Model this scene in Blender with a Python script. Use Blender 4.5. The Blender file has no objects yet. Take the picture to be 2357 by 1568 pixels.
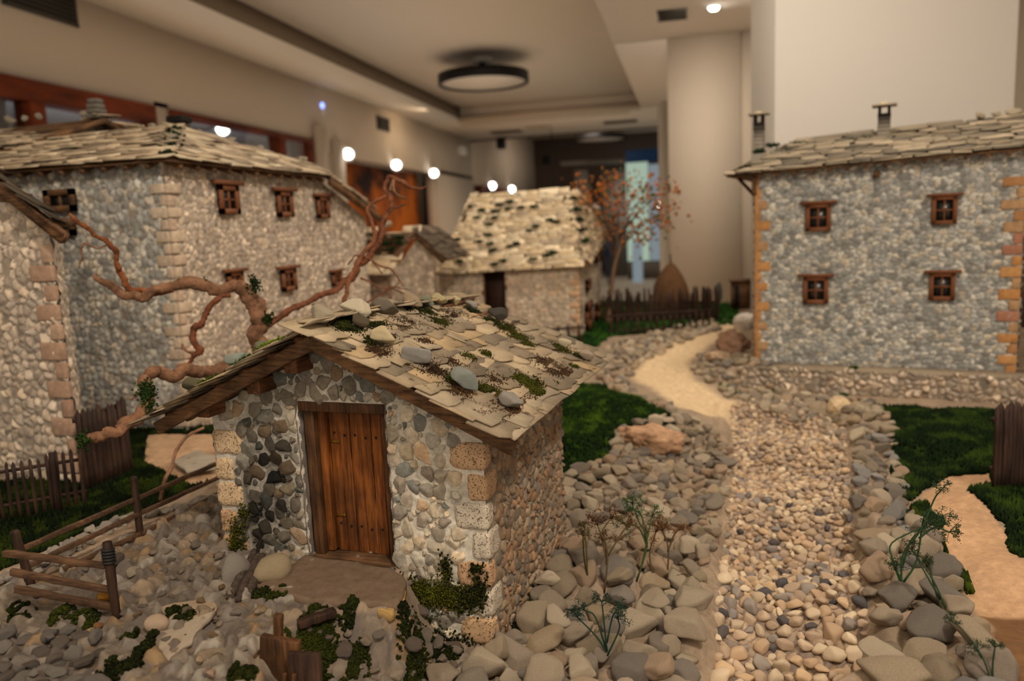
import bpy, math, random
import numpy as np
C = bpy.context.scene.collection
S = bpy.context.scene
R_ = math.radians

# ------------------------------------------------------------------ camera
FPX, CX, CY = 1750.0, 1178.5, 784.0
yaw, pitch, roll = R_(13.3), R_(8.45), R_(2.58)
fw = np.array([-math.sin(yaw)*math.cos(pitch), math.cos(yaw)*math.cos(pitch), -math.sin(pitch)])
r0 = np.array([math.cos(yaw), math.sin(yaw), 0]); u0 = np.cross(r0, fw)
RT = r0*math.cos(roll) - u0*math.sin(roll); UP = u0*math.cos(roll) + r0*math.sin(roll)
CAM = np.array([0, 0, 1.36])
from mathutils import Matrix, Vector
cd = bpy.data.cameras.new('camera'); cam = bpy.data.objects.new('camera', cd); C.objects.link(cam)
cam.matrix_world = Matrix(((RT[0], UP[0], -fw[0], 0), (RT[1], UP[1], -fw[1], 0), (RT[2], UP[2], -fw[2], 1.36), (0, 0, 0, 1)))
cd.sensor_width = 36; cd.lens = FPX/2357*36; cd.clip_start = .05; cd.clip_end = 100
cd.dof.use_dof = True; cd.dof.focus_distance = 1.08; cd.dof.aperture_fstop = 3.3
S.camera = cam

# ------------------------------------------------------------------ world, light, exposure
w = bpy.data.worlds.new('world'); S.world = w; w.use_nodes = True
w.node_tree.nodes['Background'].inputs[0].default_value = (1.0, .93, .84, 1)
w.node_tree.nodes['Background'].inputs[1].default_value = .36
S.view_settings.view_transform = 'Standard'; S.view_settings.look = 'None'
S.view_settings.gamma = 1; S.view_settings.exposure = 0.0; S.view_settings.use_curve_mapping = False
def light(name, kind, loc, target, power, col, size=.3, spot=None, size_y=None):
    l = bpy.data.lights.new(name, kind); o = bpy.data.objects.new(name, l); C.objects.link(o)
    l.energy = power; l.color = col; o.location = loc
    if kind == 'AREA':
        l.size = size
        if size_y: l.shape = 'RECTANGLE'; l.size_y = size_y
    else: l.shadow_soft_size = size
    if spot: l.spot_size = R_(spot); l.spot_blend = .6
    d = Vector(target) - Vector(loc); o.rotation_euler = d.to_track_quat('-Z', 'Y').to_euler()
    return o
WARM = (1, .90, .78); ROOMW = (1, .92, .83)
# recessed ceiling downlights over the model table (behind and above the camera) and further down the hall, plus added unseen fill lamps
light('ceiling_downlight_a', 'AREA', (.75, -.45, 3.05), (-.2, 1.2, .9), 56, WARM, .28)
light('ceiling_downlight_b', 'AREA', (.5, 2.5, 3.05), (.1, 2.3, .9), 24, WARM, .35)
light('window_daylight_behind', 'AREA', (.5, -2.6, 1.9), (-.8, 6, 2.9), 22, (1, .86, .70), 4.0, size_y=1.6)  # added unseen fill behind the camera, brightens the ceiling and front faces
light('ceiling_downlight_c', 'AREA', (-.6, -.9, 3.05), (-.5, 1.3, .9), 13, (1, .88, .74), .35)
light('ceiling_downlight_g', 'AREA', (-.7, 3.6, 3.05), (-.8, 3.6, .9), 13, WARM, .3)  # added unseen lamp that brightens the houses in the middle distance
light('ceiling_downlight_d', 'AREA', (.2, 6.5, 3.05), (.3, 7.2, 0), 24, WARM, .3)
for i_, y_ in enumerate((5.4, 8.0, 10.6)): light('coffer_downlight', 'SPOT', (-2.6, y_, 3.28), (-2.6, y_, 0), 350, ROOMW, .2, spot=84)  # added lamps, no such fittings in the coffer; floor bounce lifts the ceiling
light('hall_downlight', 'SPOT', (1.6, 1.5, 3.05), (2.6, 1.2, 0), 500, ROOMW, .2, spot=70)  # this and the next two are added unseen lamps for bounce off the floor
light('hall_downlight', 'SPOT', (-3.0, 1.5, 3.05), (-3.3, 1.5, 0), 190, ROOMW, .2, spot=60)
light('hall_downlight', 'SPOT', (-1.0, -1.6, 3.05), (-1.0, -2.2, 0), 560, ROOMW, .2, spot=84)
light('far_hall_light', 'AREA', (-2.4, 17.5, 3.6), (-2.4, 18.5, 0), 26, (1, .84, .72), .8)  # added lamp that lifts the dark far wall
light('ceiling_downlight_f', 'AREA', (-2.4, 12.8, 3.0), (-2.4, 12.9, 0), 12, WARM, .5)
light('niche_light', 'AREA', (-3.5, 10.8, 2.95), (-4.5, 10.8, 1.8), 14, (1, .75, .5), .2, size_y=3)
light('next_room_light', 'AREA', (-5.6, 7.0, 1.2), (-5.6, 7.0, 3), 16, (.74, .80, 1.0), 1.2, size_y=4)
light('far_window_daylight', 'AREA', (-1.2, 19.0, 2.0), (-1.2, 20.5, 1.5), 6, (.85, .95, 1.0), 1.0)

# ------------------------------------------------------------------ pixel -> point on a real plane
def ray(x, y): return fw*FPX + RT*(x-CX) - UP*(y-CY)
def onz(x, y, z): d = ray(x, y); return CAM + d*((z-CAM[2])/d[2])
def ony(x, y, Y): d = ray(x, y); return CAM + d*(Y/d[1])
def onx(x, y, X): d = ray(x, y); return CAM + d*(X/d[0])
def atd(x, y, D): return CAM + ray(x, y)/FPX*D

# ------------------------------------------------------------------ helpers
def lin(c):
    c = np.array(c, float)/255.
    return np.where(c <= .04045, c/12.92, ((c+.055)/1.055)**2.4)
def unit(v): v = np.array(v, float); return v/np.linalg.norm(v)
def hsh(*a):
    x = np.zeros_like(np.asarray(a[0], float))
    for k, v in enumerate(a): x = x + np.asarray(v, float)*(12.9898+k*65.233+(k*k)*3.7)
    s = np.sin(x)*43758.5453
    return s - np.floor(s)
def noise3(p, seed=0):
    p = np.asarray(p, float); i = np.floor(p); f = p-i; f = f*f*(3-2*f); r = 0
    for dx in (0, 1):
        for dy in (0, 1):
            for dz in (0, 1):
                wt = (f[..., 0] if dx else 1-f[..., 0])*(f[..., 1] if dy else 1-f[..., 1])*(f[..., 2] if dz else 1-f[..., 2])
                r = r + wt*hsh(i[..., 0]+dx, i[..., 1]+dy, i[..., 2]+dz, seed+.5+0*i[..., 0])
    return r*2-1
def noise2(x, y, seed=0):
    x, y = np.broadcast_arrays(x, y)
    return noise3(np.stack([x, y, np.full(x.shape, seed*7.31)], -1), seed)
def sst(a, b, x): t = np.clip((x-a)/(b-a), 0, 1); return t*t*(3-2*t)

class MB:
    def __init__(s): s.V = []; s.F = []; s.C = []; s.n = 0
    def add(s, V, F, col=None):
        V = np.asarray(V, float).reshape(-1, 3)
        if isinstance(F, np.ndarray): s.F.append(F+s.n)
        else:
            by = {}
            for f in F: by.setdefault(len(f), []).append(f)
            for k in by: s.F.append(np.array(by[k], int)+s.n)
        if col is None: col = (1, 1, 1)
        col = np.asarray(col, float)
        if col.ndim == 1: col = np.tile(col, (len(V), 1))
        s.V.append(V); s.C.append(col); s.n += len(V)
        return s
    def build(s, name, mat, parent=None, smooth=False, bevel=0, origin=None, kind=None):
        V = np.concatenate(s.V); Cc = np.concatenate(s.C)
        off = np.zeros(3)
        root = parent
        while root is not None and root.parent is not None: root = root.parent
        if root is not None: off = np.array(root['o_']) if 'o_' in root else np.zeros(3)
        elif origin is not None: off = np.array(origin, float)
        elif kind is None: off = np.array([V[:, 0].mean(), V[:, 1].mean(), V[:, 2].min()])
        me = bpy.data.meshes.new(name)
        me.vertices.add(len(V)); me.vertices.foreach_set('co', (V-off).astype(np.float32).ravel())
        nl = sum(f.size for f in s.F); npoly = sum(len(f) for f in s.F)
        me.loops.add(nl); me.polygons.add(npoly)
        li = np.concatenate([f.ravel() for f in s.F]).astype(np.int32)
        tot = np.concatenate([np.full(len(f), f.shape[1], np.int32) for f in s.F])
        st = np.concatenate([[0], np.cumsum(tot)[:-1]]).astype(np.int32)
        me.loops.foreach_set('vertex_index', li)
        me.polygons.foreach_set('loop_start', st)
        me.polygons.foreach_set('loop_total', tot)
        if smooth: me.polygons.foreach_set('use_smooth', np.ones(npoly, bool))
        me.update(calc_edges=True); me.validate()
        a = me.color_attributes.new('Col', 'FLOAT_COLOR', 'POINT')
        if len(me.vertices) == len(Cc): a.data.foreach_set('color', np.hstack([Cc, np.ones((len(Cc), 1))]).astype(np.float32).ravel())
        me.materials.append(mat)
        o = bpy.data.objects.new(name, me); C.objects.link(o)
        if parent is not None: o.parent = parent
        else:
            o.location = off; o['o_'] = [float(t) for t in off]
            if kind: o['kind'] = kind
        if bevel:
            m = o.modifiers.new('Bevel', 'BEVEL'); m.width = bevel; m.segments = 2; m.limit_method = 'ANGLE'
        return o
def tag(o, label, cat, group=None, kind=None):
    o['label'] = label; o['category'] = cat
    if group: o['group'] = group
    if kind: o['kind'] = kind
    return o
def thing(name, loc, label, cat, group=None):
    o = bpy.data.objects.new(name, None); C.objects.link(o); o.location = [float(t) for t in loc]
    o['o_'] = [float(t) for t in loc]; o.empty_display_size = .02
    return tag(o, label, cat, group)

BOXF = [(0, 3, 2, 1), (4, 5, 6, 7), (0, 1, 5, 4), (1, 2, 6, 5), (2, 3, 7, 6), (3, 0, 4, 7)]
def boxv(c, ax, ay, az, sx, sy, sz):
    c = np.array(c, float); ax, ay, az = map(unit, (ax, ay, az)); v = []
    for z in (-1, 1):
        for x, y in ((-1, -1), (1, -1), (1, 1), (-1, 1)): v.append(c+ax*x*sx/2+ay*y*sy/2+az*z*sz/2)
    return v
X_, Y_, Z_ = np.eye(3)
def box(mb, lo, hi, col=None):
    lo = np.array(lo, float); hi = np.array(hi, float)
    return mb.add(boxv((lo+hi)/2, X_, Y_, Z_, *(hi-lo)), BOXF, col)
def obox(mb, c, ax, ay, az, sx, sy, sz, col=None): return mb.add(boxv(c, ax, ay, az, sx, sy, sz), BOXF, col)
def board(mb, a, b, wdt, thk, up=Z_, seed=0, wob=.0, n=6, col=None, taper=1.0):
    """rectangular hand-cut stick from a to b with a little wobble"""
    a = np.array(a, float); b = np.array(b, float); t = unit(b-a); s = unit(np.cross(t, up)); u = np.cross(s, t)
    rg = random.Random(seed*31+7); V = []; F = []
    for i in range(n+1):
        p = a+(b-a)*i/n; k = 1+(taper-1)*i/n
        dw = 1+rg.uniform(-wob, wob); dt = 1+rg.uniform(-wob, wob); off = s*rg.uniform(-wob, wob)*thk*.5+u*rg.uniform(-wob, wob)*wdt*.5
        for x, y in ((-1, -1), (1, -1), (1, 1), (-1, 1)): V.append(p+off+s*x*thk/2*dt*k+u*y*wdt/2*dw*k)
    for i in range(n):
        for k in range(4): F.append((i*4+k, i*4+(k+1) % 4, i*4+4+(k+1) % 4, i*4+4+k))
    F += [(3, 2, 1, 0), (n*4, n*4+1, n*4+2, n*4+3)]
    return mb.add(V, F, col)
def catmull(P, n=6):
    P = [np.array(p, float) for p in P]; Q = [2*P[0]-P[1]]+P+[2*P[-1]-P[-2]]; out = []
    for i in range(1, len(Q)-2):
        for k in range(n):
            t = k/n; a, b, c, d = Q[i-1:i+3]
            out.append(.5*((2*b)+(c-a)*t+(2*a-5*b+4*c-d)*t*t+(3*b-a-3*c+d)*t**3))
    out.append(P[-1]); return np.array(out)
def tube(mb, P, rad, sides=8, n=5, rough=0., seed=0, col=None, twist=0.):
    """P points, rad radii per point"""
    R4 = catmull([list(p)+[r, 0, 0] for p, r in zip(P, rad)], n) if len(P) > 1 else None
    Q = R4[:, :3]; rr = np.maximum(R4[:, 3], 1e-4)
    T = np.gradient(Q, axis=0); T /= np.linalg.norm(T, axis=1)[:, None]+1e-9
    u = np.cross(T[0], Z_ if abs(T[0][2]) < .9 else X_); u /= np.linalg.norm(u); V = []
    for i in range(len(Q)):
        u = u-T[i]*(u@T[i]); u /= np.linalg.norm(u)+1e-9; v = np.cross(T[i], u)
        for k in range(sides):
            a = 2*math.pi*k/sides+twist*i; V.append(Q[i]+(u*math.cos(a)+v*math.sin(a))*rr[i])
    V = np.array(V)
    if rough:
        ctr = np.repeat(Q, sides, 0); d = V-ctr; r = np.repeat(rr, sides)
        ang = np.tile(np.arange(sides), len(Q)); ln = np.repeat(np.arange(len(Q)), sides)
        nz = hsh(ang*1.0, np.floor(ln/3+ang)*1.0, 0*ln+seed)*2-1
        nz2 = noise3(V/np.maximum(r[:, None]*1.6, 1e-4), seed)
        V = ctr+d*(1+rough*(.45*nz+.8*nz2))[:, None]
    F = [(i*sides+k, i*sides+(k+1) % sides, (i+1)*sides+(k+1) % sides, (i+1)*sides+k) for i in range(len(Q)-1) for k in range(sides)]
    F += [tuple(range(sides-1, -1, -1)), tuple((len(Q)-1)*sides+k for k in range(sides))]
    return mb.add(V, F, col)

# ------------------------------------------------------------------ materials
def nt(name):
    m = bpy.data.materials.new(name); m.use_nodes = True; t = m.node_tree; b = t.nodes['Principled BSDF']
    b.inputs['Roughness'].default_value = .85; b.inputs['Specular IOR Level'].default_value = .25
    return m, t, b
def N(t, typ, **kw):
    n = t.nodes.new(typ)
    for k, v in kw.items():
        if k in n.inputs: n.inputs[k].default_value = v
        else: setattr(n, k, v)
    return n
def plain(name, col, rough=.8, metal=0, spec=.3, bump=0, bscale=40):
    m, t, b = nt(name); b.inputs['Base Color'].default_value = (*lin(col), 1); b.inputs['Roughness'].default_value = rough
    b.inputs['Metallic'].default_value = metal; b.inputs['Specular IOR Level'].default_value = spec
    if bump:
        tc = N(t, 'ShaderNodeTexCoord'); n = N(t, 'ShaderNodeTexNoise', Scale=bscale, Detail=4.0); bp = N(t, 'ShaderNodeBump', Strength=bump, Distance=.01)
        t.links.new(tc.outputs['Object'], n.inputs['Vector']); t.links.new(n.outputs[0], bp.inputs['Height']); t.links.new(bp.outputs[0], b.inputs['Normal'])
    return m
def emit(name, col, s):
    m, t, b = nt(name); b.inputs['Base Color'].default_value = (0, 0, 0, 1)
    b.inputs['Emission Color'].default_value = (*col, 1); b.inputs['Emission Strength'].default_value = s; return m
def attr_mat(name, var=.35, vscale=60, bump=.5, bscale=400, bdist=.001, rough=.88, objvar=False, tint=None, spots=None, spec=.2, cracks=False):
    """vertex colour x object colour x noise mottling, with fine bump"""
    m, t, b = nt(name); L = t.links.new; b.inputs['Roughness'].default_value = rough; b.inputs['Specular IOR Level'].default_value = spec
    at = N(t, 'ShaderNodeAttribute', attribute_name='Col'); tc = N(t, 'ShaderNodeTexCoord')
    col = at.outputs['Color']
    if objvar:
        oi = N(t, 'ShaderNodeObjectInfo'); mx = N(t, 'ShaderNodeMix', data_type='RGBA', blend_type='MULTIPLY'); mx.inputs[0].default_value = 1
        L(col, mx.inputs[6]); L(oi.outputs['Color'], mx.inputs[7]); col = mx.outputs[2]
    n1 = N(t, 'ShaderNodeTexNoise', Scale=vscale, Detail=6.0, Roughness=.65); L(tc.outputs['Object'], n1.inputs['Vector'])
    mr = N(t, 'ShaderNodeMapRange'); mr.inputs[1].default_value = .3; mr.inputs[2].default_value = .7; mr.inputs[3].default_value = 1-var; mr.inputs[4].default_value = 1+var
    L(n1.outputs[0], mr.inputs[0])
    mx = N(t, 'ShaderNodeMix', data_type='RGBA', blend_type='MULTIPLY'); mx.inputs[0].default_value = 1
    L(col, mx.inputs[6]); L(mr.outputs[0], mx.inputs[7]); col = mx.outputs[2]
    if spots:
        sc, thr, scol = spots
        n2 = N(t, 'ShaderNodeTexNoise', Scale=sc, Detail=5.0, Roughness=.6); L(tc.outputs['Object'], n2.inputs['Vector'])
        cr = N(t, 'ShaderNodeMapRange'); cr.inputs[1].default_value = thr; cr.inputs[2].default_value = thr+.07
        L(n2.outputs[0], cr.inputs[0])
        mx = N(t, 'ShaderNodeMix', data_type='RGBA'); L(cr.outputs[0], mx.inputs[0]); L(col, mx.inputs[6]); mx.inputs[7].default_value = (*lin(scol), 1); col = mx.outputs[2]
    L(col, b.inputs['Base Color'])
    if bump:
        n3 = N(t, 'ShaderNodeTexNoise', Scale=bscale, Detail=5.0, Roughness=.7); L(tc.outputs['Object'], n3.inputs['Vector'])
        bp = N(t, 'ShaderNodeBump', Strength=bump, Distance=bdist); L(n3.outputs[0], bp.inputs['Height']); L(bp.outputs[0], b.inputs['Normal'])
    return m
def wood(name, c1, c2, axis=2, scale=60, stretch=.06, stain=None):
    m, t, b = nt(name); L = t.links.new; b.inputs['Roughness'].default_value = .7
    tc = N(t, 'ShaderNodeTexCoord'); mp = N(t, 'ShaderNodeMapping'); sc = [1, 1, 1]; sc[axis] = stretch; mp.inputs['Scale'].default_value = sc
    L(tc.outputs['Object'], mp.inputs['Vector'])
    n = N(t, 'ShaderNodeTexNoise', Scale=scale*4, Detail=6.0, Roughness=.7); L(mp.outputs[0], n.inputs['Vector'])
    cr = N(t, 'ShaderNodeValToRGB'); cr.color_ramp.elements[0].color = (*lin(c1), 1); cr.color_ramp.elements[1].color = (*lin(c2), 1)
    cr.color_ramp.elements[0].position = .32; cr.color_ramp.elements[1].position = .68; L(n.outputs[0], cr.inputs[0])
    col = cr.outputs[0]
    n2 = N(t, 'ShaderNodeTexNoise', Scale=scale*.35, Detail=4.0); L(tc.outputs['Object'], n2.inputs['Vector'])
    mr = N(t, 'ShaderNodeMapRange'); mr.inputs[1].default_value = .35; mr.inputs[2].default_value = .65; mr.inputs[3].default_value = .45; mr.inputs[4].default_value = 1.15
    L(n2.outputs[0], mr.inputs[0]); mx = N(t, 'ShaderNodeMix', data_type='RGBA', blend_type='MULTIPLY'); mx.inputs[0].default_value = 1
    L(col, mx.inputs[6]); L(mr.outputs[0], mx.inputs[7]); L(mx.outputs[2], b.inputs['Base Color'])
    bp = N(t, 'ShaderNodeBump', Strength=.6, Distance=.0012); L(n.outputs[0], bp.inputs['Height']); L(bp.outputs[0], b.inputs['Normal'])
    return m
M = dict(
    wall=attr_mat('mortared_stone', var=.30, vscale=130, bump=.8, bscale=420, spots=(420, .66, (70, 62, 54))),
    wallfar=attr_mat('small_stone_masonry', var=.25, vscale=60, bump=.3),
    ground=attr_mat('modelled_ground', var=.22, vscale=70, bump=.5, bscale=330),
    cobble=attr_mat('cobble_stone', var=.36, vscale=46, bump=.8, bscale=150, bdist=.003, objvar=True, spots=(55, .66, (120, 106, 92))),
    pebble=attr_mat('pebble_stone', var=.30, vscale=90, bump=.3, bscale=300, objvar=True),
    slate=attr_mat('roof_slate', var=.16, vscale=45, bump=.5, bscale=260, bdist=.0008, spots=(26, .61, (84, 68, 50))),
    slatefar=attr_mat('roof_slate_pale', var=.16, vscale=30, bump=.3, spots=(16, .64, (46, 50, 40))),
    moss=attr_mat('moss_crumbs', var=.3, vscale=60, bump=0, rough=.95, spec=.05),
    bark=attr_mat('driftwood_bark', var=.55, vscale=45, bump=1.0, bscale=120, bdist=.005),
    plant=attr_mat('dried_plant', var=.15, bump=0, rough=.8),
    oak=wood('door_wood', (70, 36, 14), (168, 98, 38), axis=2, scale=45),
    darkoak=wood('door_frame_wood', (50, 32, 18), (112, 74, 42), axis=2),
    beam=wood('beam_wood', (66, 42, 26), (140, 102, 66), axis=0, scale=60),
    beamy=wood('rafter_wood', (58, 36, 22), (130, 84, 50), axis=1, scale=40),
    rail=wood('rail_wood', (62, 42, 28), (118, 86, 60), axis=0, scale=50),
    picket=wood('picket_wood', (34, 22, 16), (82, 56, 40), axis=2, scale=40),
    brass=plain('brass', (150, 110, 40), .35, .9),
    iron=plain('iron', (40, 34, 32), .5, .6),
    frame=plain('brown_window_frame', (122, 74, 44), .6, bump=.3),
    glassdark=plain('dark_window_glass', (26, 28, 28), .2, 0, .5),
    plaster=plain('white_plaster', (206, 190, 170), .9, bump=.1, bscale=15),
    plasterw=plain('panel_plaster', (212, 204, 192), .9, bump=.08, bscale=15),
    ceil=plain('ceiling_paint', (242, 232, 218), .95), floor=plain('pale_floor', (206, 192, 172), .6),
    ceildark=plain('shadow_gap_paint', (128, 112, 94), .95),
    farwall=plain('dark_brown_wall', (98, 84, 74), .9),
    mahog=wood('mahogany_frame', (74, 30, 12), (140, 62, 26), axis=1, scale=2, stretch=.2),
    vent=plain('vent_grille', (70, 64, 56), .6), ventd=plain('vent_dark', (22, 20, 18), .8),
    black=plain('black_metal', (18, 16, 15), .45), diff=plain('lamp_diffuser', (246, 238, 226), .6),
    lampon=emit('downlight_glow', (1, .93, .82), 14), blueled=emit('blue_led', (.25, .35, 1), 3), ledg=plain('fitting_white', (220, 216, 208), .5),
    blue=plain('blue_sign', (20, 62, 110), .6), backlit=emit('backlit_display', (.62, .80, .62), .55), backlitw=emit('backlit_window', (.55, .66, .72), .35),
    greyp=plain('grey_partition', (120, 110, 100), .8), straw=attr_mat('straw', var=.4, vscale=80, bump=.8, bscale=120, bdist=.004),
)
# travertine: beige with pits
def travertine():
    m, t, b = nt('pitted_travertine'); L = t.links.new; tc = N(t, 'ShaderNodeTexCoord'); at = N(t, 'ShaderNodeAttribute', attribute_name='Col')
    v = N(t, 'ShaderNodeTexNoise', Scale=380.0, Detail=3.0, Roughness=.6); L(tc.outputs['Object'], v.inputs['Vector'])
    mr = N(t, 'ShaderNodeMapRange'); mr.inputs[1].default_value = .36; mr.inputs[2].default_value = .42; L(v.outputs[0], mr.inputs[0])
    mx = N(t, 'ShaderNodeMix', data_type='RGBA'); L(mr.outputs[0], mx.inputs[0]); mx.inputs[6].default_value = (*lin((122, 92, 66)), 1); L(at.outputs[0], mx.inputs[7])
    n = N(t, 'ShaderNodeTexNoise', Scale=60.0, Detail=5.0); L(tc.outputs['Object'], n.inputs['Vector'])
    m2 = N(t, 'ShaderNodeMapRange'); m2.inputs[3].default_value = .7; m2.inputs[4].default_value = 1.25; L(n.outputs[0], m2.inputs[0])
    mu = N(t, 'ShaderNodeMix', data_type='RGBA', blend_type='MULTIPLY'); mu.inputs[0].default_value = 1; L(mx.outputs[2], mu.inputs[6]); L(m2.outputs[0], mu.inputs[7]); L(mu.outputs[2], b.inputs['Base Color'])
    bp = N(t, 'ShaderNodeBump', Strength=.9, Distance=.002); L(mr.outputs[0], bp.inputs['Height']); L(bp.outputs[0], b.inputs['Normal']); return m
M['trav'] = travertine()
def painting_mat():
    m, t, b = nt('orange_painting'); L = t.links.new; tc = N(t, 'ShaderNodeTexCoord')
    n = N(t, 'ShaderNodeTexNoise', Scale=1.1, Detail=5.0, Roughness=.6); L(tc.outputs['Object'], n.inputs['Vector'])
    cr = N(t, 'ShaderNodeValToRGB'); e = cr.color_ramp.elements; e[0].color = (*lin((34, 12, 6)), 1); e[0].position = .36; e[1].color = (*lin((214, 112, 24)), 1); e[1].position = .62
    L(n.outputs[0], cr.inputs[0]); L(cr.outputs[0], b.inputs['Base Color']); return m
M['paint'] = painting_mat()
def gm():
    m = bpy.data.materials.new('window_pane_glass'); m.use_nodes = True; t = m.node_tree; t.nodes.clear(); o = N(t, 'ShaderNodeOutputMaterial')
    a = N(t, 'ShaderNodeBsdfTransparent'); a.inputs[0].default_value = (.9, .93, .96, 1); g = N(t, 'ShaderNodeBsdfGlossy'); g.inputs['Roughness'].default_value = .02
    x = N(t, 'ShaderNodeMixShader'); x.inputs[0].default_value = .12; t.links.new(a.outputs[0], x.inputs[1]); t.links.new(g.outputs[0], x.inputs[2]); t.links.new(x.outputs[0], o.inputs[0]); return m
M['pane'] = gm()

# ------------------------------------------------------------------ stone relief (stones set in mortar) over a plane
def relief(u, v, cell, seed, gap=.13, empty=.08, bev=.2, facet=.6, warp=.3):
    wu = u+cell*warp*noise2(u/cell*.9, v/cell*.9, seed); wv = v+cell*warp*noise2(u/cell*.9+31, v/cell*.9+17, seed+1)
    x = wu/cell; y = wv/cell; ix = np.floor(x); iy = np.floor(y)
    best = np.full(x.shape, 1e9); bx = np.zeros_like(x); by = np.zeros_like(x); bi = np.zeros_like(x); bj = np.zeros_like(x)
    for di in (-2, -1, 0, 1, 2):
        for dj in (-2, -1, 0, 1, 2):
            i = ix+di; j = iy+dj
            px = i+.5+.85*(hsh(i, j, 0*i+seed)-.5); py = j+.5+.85*(hsh(i, j, 0*i+seed+9)-.5)
            d = (px-x)**2+(py-y)**2; k = d < best
            best = np.where(k, d, best); bx = np.where(k, px, bx); by = np.where(k, py, by); bi = np.where(k, i, bi); bj = np.where(k, j, bj)
    ed = np.full(x.shape, 1e9)
    for di in (-2, -1, 0, 1, 2):
        for dj in (-2, -1, 0, 1, 2):
            i = ix+di; j = iy+dj
            px = i+.5+.85*(hsh(i, j, 0*i+seed)-.5); py = j+.5+.85*(hsh(i, j, 0*i+seed+9)-.5)
            dd = np.sqrt((px-bx)**2+(py-by)**2); ok = dd > 1e-6
            mx = (px+bx)/2; my = (py+by)/2
            e = np.where(ok, ((mx-x)*(px-bx)+(my-y)*(py-by))/np.maximum(dd, 1e-6), 1e9); ed = np.minimum(ed, e)
    h1 = hsh(bi, bj, 0*bi+seed+3); h2 = hsh(bi, bj, 0*bi+seed+5); h3 = hsh(bi, bj, 0*bi+seed+6); h4 = hsh(bi, bj, 0*bi+seed+7); he = hsh(bi, bj, 0*bi+seed+8)
    g = gap*(.45+1.0*h2); lx = x-bx; ly = y-by
    t = np.clip((ed-g)/bev, 0, 1); dome = 1-(1-t)**2.4
    pl = (lx*(h3-.5)+ly*(h4-.5))*2*facet; pl2 = (lx*(h4-.5)*-1.4+ly*(h3-.5)*1.3)*2*facet+.12
    h = dome*(.55+.5*h1)+np.minimum(pl, pl2)*t
    present = he > empty
    h = np.where(present, h, .04)
    men = .22*np.exp(-np.maximum(g-ed, 0)/.05)*present
    h = np.maximum(h, men*.9)+.03*noise2(u/cell*5, v/cell*5, seed+4)
    st = sst(.0, .10, t)*present
    return h, st, h1, h2, h3, (bi, bj)
def palette(pal, h, hv, var=.35):
    P = np.array([lin(c) for c in pal]); k = np.clip((h*len(P)).astype(int), 0, len(P)-1)
    return P[k]*(1-var/2+var*hv)[..., None]
GREY = [(150, 138, 120), (130, 118, 104), (174, 158, 134), (116, 106, 96), (186, 164, 134), (144, 126, 106), (112, 110, 100), (162, 146, 126)]
WARMP = [(178, 152, 122), (162, 140, 116), (196, 170, 138), (150, 128, 106), (170, 138, 108), (188, 164, 136), (140, 122, 104)]
def relief_wall(name, org, U, V, w, h, res, cell, mask, mat, parent, seed=0, height=.3, pal=GREY, mort=(176, 168, 156), gap=.13, extra=None, nrm=None, flat=None, empty=.08, facet=.6, vstretch=1.0, kind=None, bev=.2):
    U = unit(U); V = unit(V); Nn = unit(np.cross(U, V)) if nrm is None else unit(nrm)
    nu = int(w/res)+1; nv = int(h/res)+1
    uu, vv = np.meshgrid(np.linspace(0, w, nu), np.linspace(0, h, nv), indexing='ij')
    H, st, h1, h2, h3, ids = relief(uu, vv*vstretch, cell, seed, gap=gap, empty=empty, facet=facet, bev=bev)
    sc = palette(pal, h3, h1); mc = lin(mort)*(1+.10*noise2(uu/cell*.7, vv/cell*.7, seed+2))[..., None]
    col = mc*(1-st[..., None])+sc*st[..., None]
    if flat is not None:
        f = flat(uu, vv)[..., None]; H = H*(1-f[..., 0])+.1*f[..., 0]; col = col*(1-f)+mc*f
    if extra is not None: col, H = extra(uu, vv, col, H)
    P = np.array(org)+uu[..., None]*U+vv[..., None]*V+(H*height*cell)[..., None]*Nn
    idx = np.arange(nu*nv).reshape(nu, nv)
    F = np.stack([idx[:-1, :-1], idx[1:, :-1], idx[1:, 1:], idx[:-1, 1:]], -1)
    cu = (uu[:-1, :-1]+uu[1:, 1:])/2; cv = (vv[:-1, :-1]+vv[1:, 1:])/2
    keep = mask(cu, cv) if mask is not None else np.ones(cu.shape, bool)
    F = F[keep].reshape(-1, 4)
    if np.dot(np.cross(U, V), Nn) < 0: F = F[:, ::-1]
    used = np.unique(F); rm = np.full(nu*nv, -1); rm[used] = np.arange(len(used))
    mb = MB(); mb.add(P.reshape(-1, 3)[used], rm[F], col.reshape(-1, 3)[used])
    return mb.build(name, mat, parent, smooth=True, kind=kind)

# ------------------------------------------------------------------ stones
import bmesh
def ico(sub):
    bm = bmesh.new(); bmesh.ops.create_icosphere(bm, subdivisions=sub, radius=1)
    V = np.array([v.co[:] for v in bm.verts]); F = np.array([[v.index for v in f.verts] for f in bm.faces]); bm.free()
    return V/np.linalg.norm(V, axis=1)[:, None], F
ICO = {k: ico(k) for k in (1, 2, 3, 4, 5)}
def stone_shape(seed, sub=4, npl=14, p=9, flat=(1, .85, .65), rough=.035):
    D, F = ICO[sub]; rg = np.random.RandomState(seed)
    n = rg.normal(size=(npl, 3)); n /= np.linalg.norm(n, axis=1)[:, None]; h = rg.uniform(.72, 1.05, npl)
    a = np.maximum(D@n.T, 0)/h
    r = np.power(np.sum(a**p, 1)+1e-4, -1/p)
    r = np.minimum(r, 1.35); V = D*r[:, None]
    V *= (1+rough*noise3(V*2.2, seed)+rough*.5*noise3(V*5, seed+1))[:, None]
    V = V*np.array(flat); V /= np.abs(V).max()
    return V, F
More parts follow.
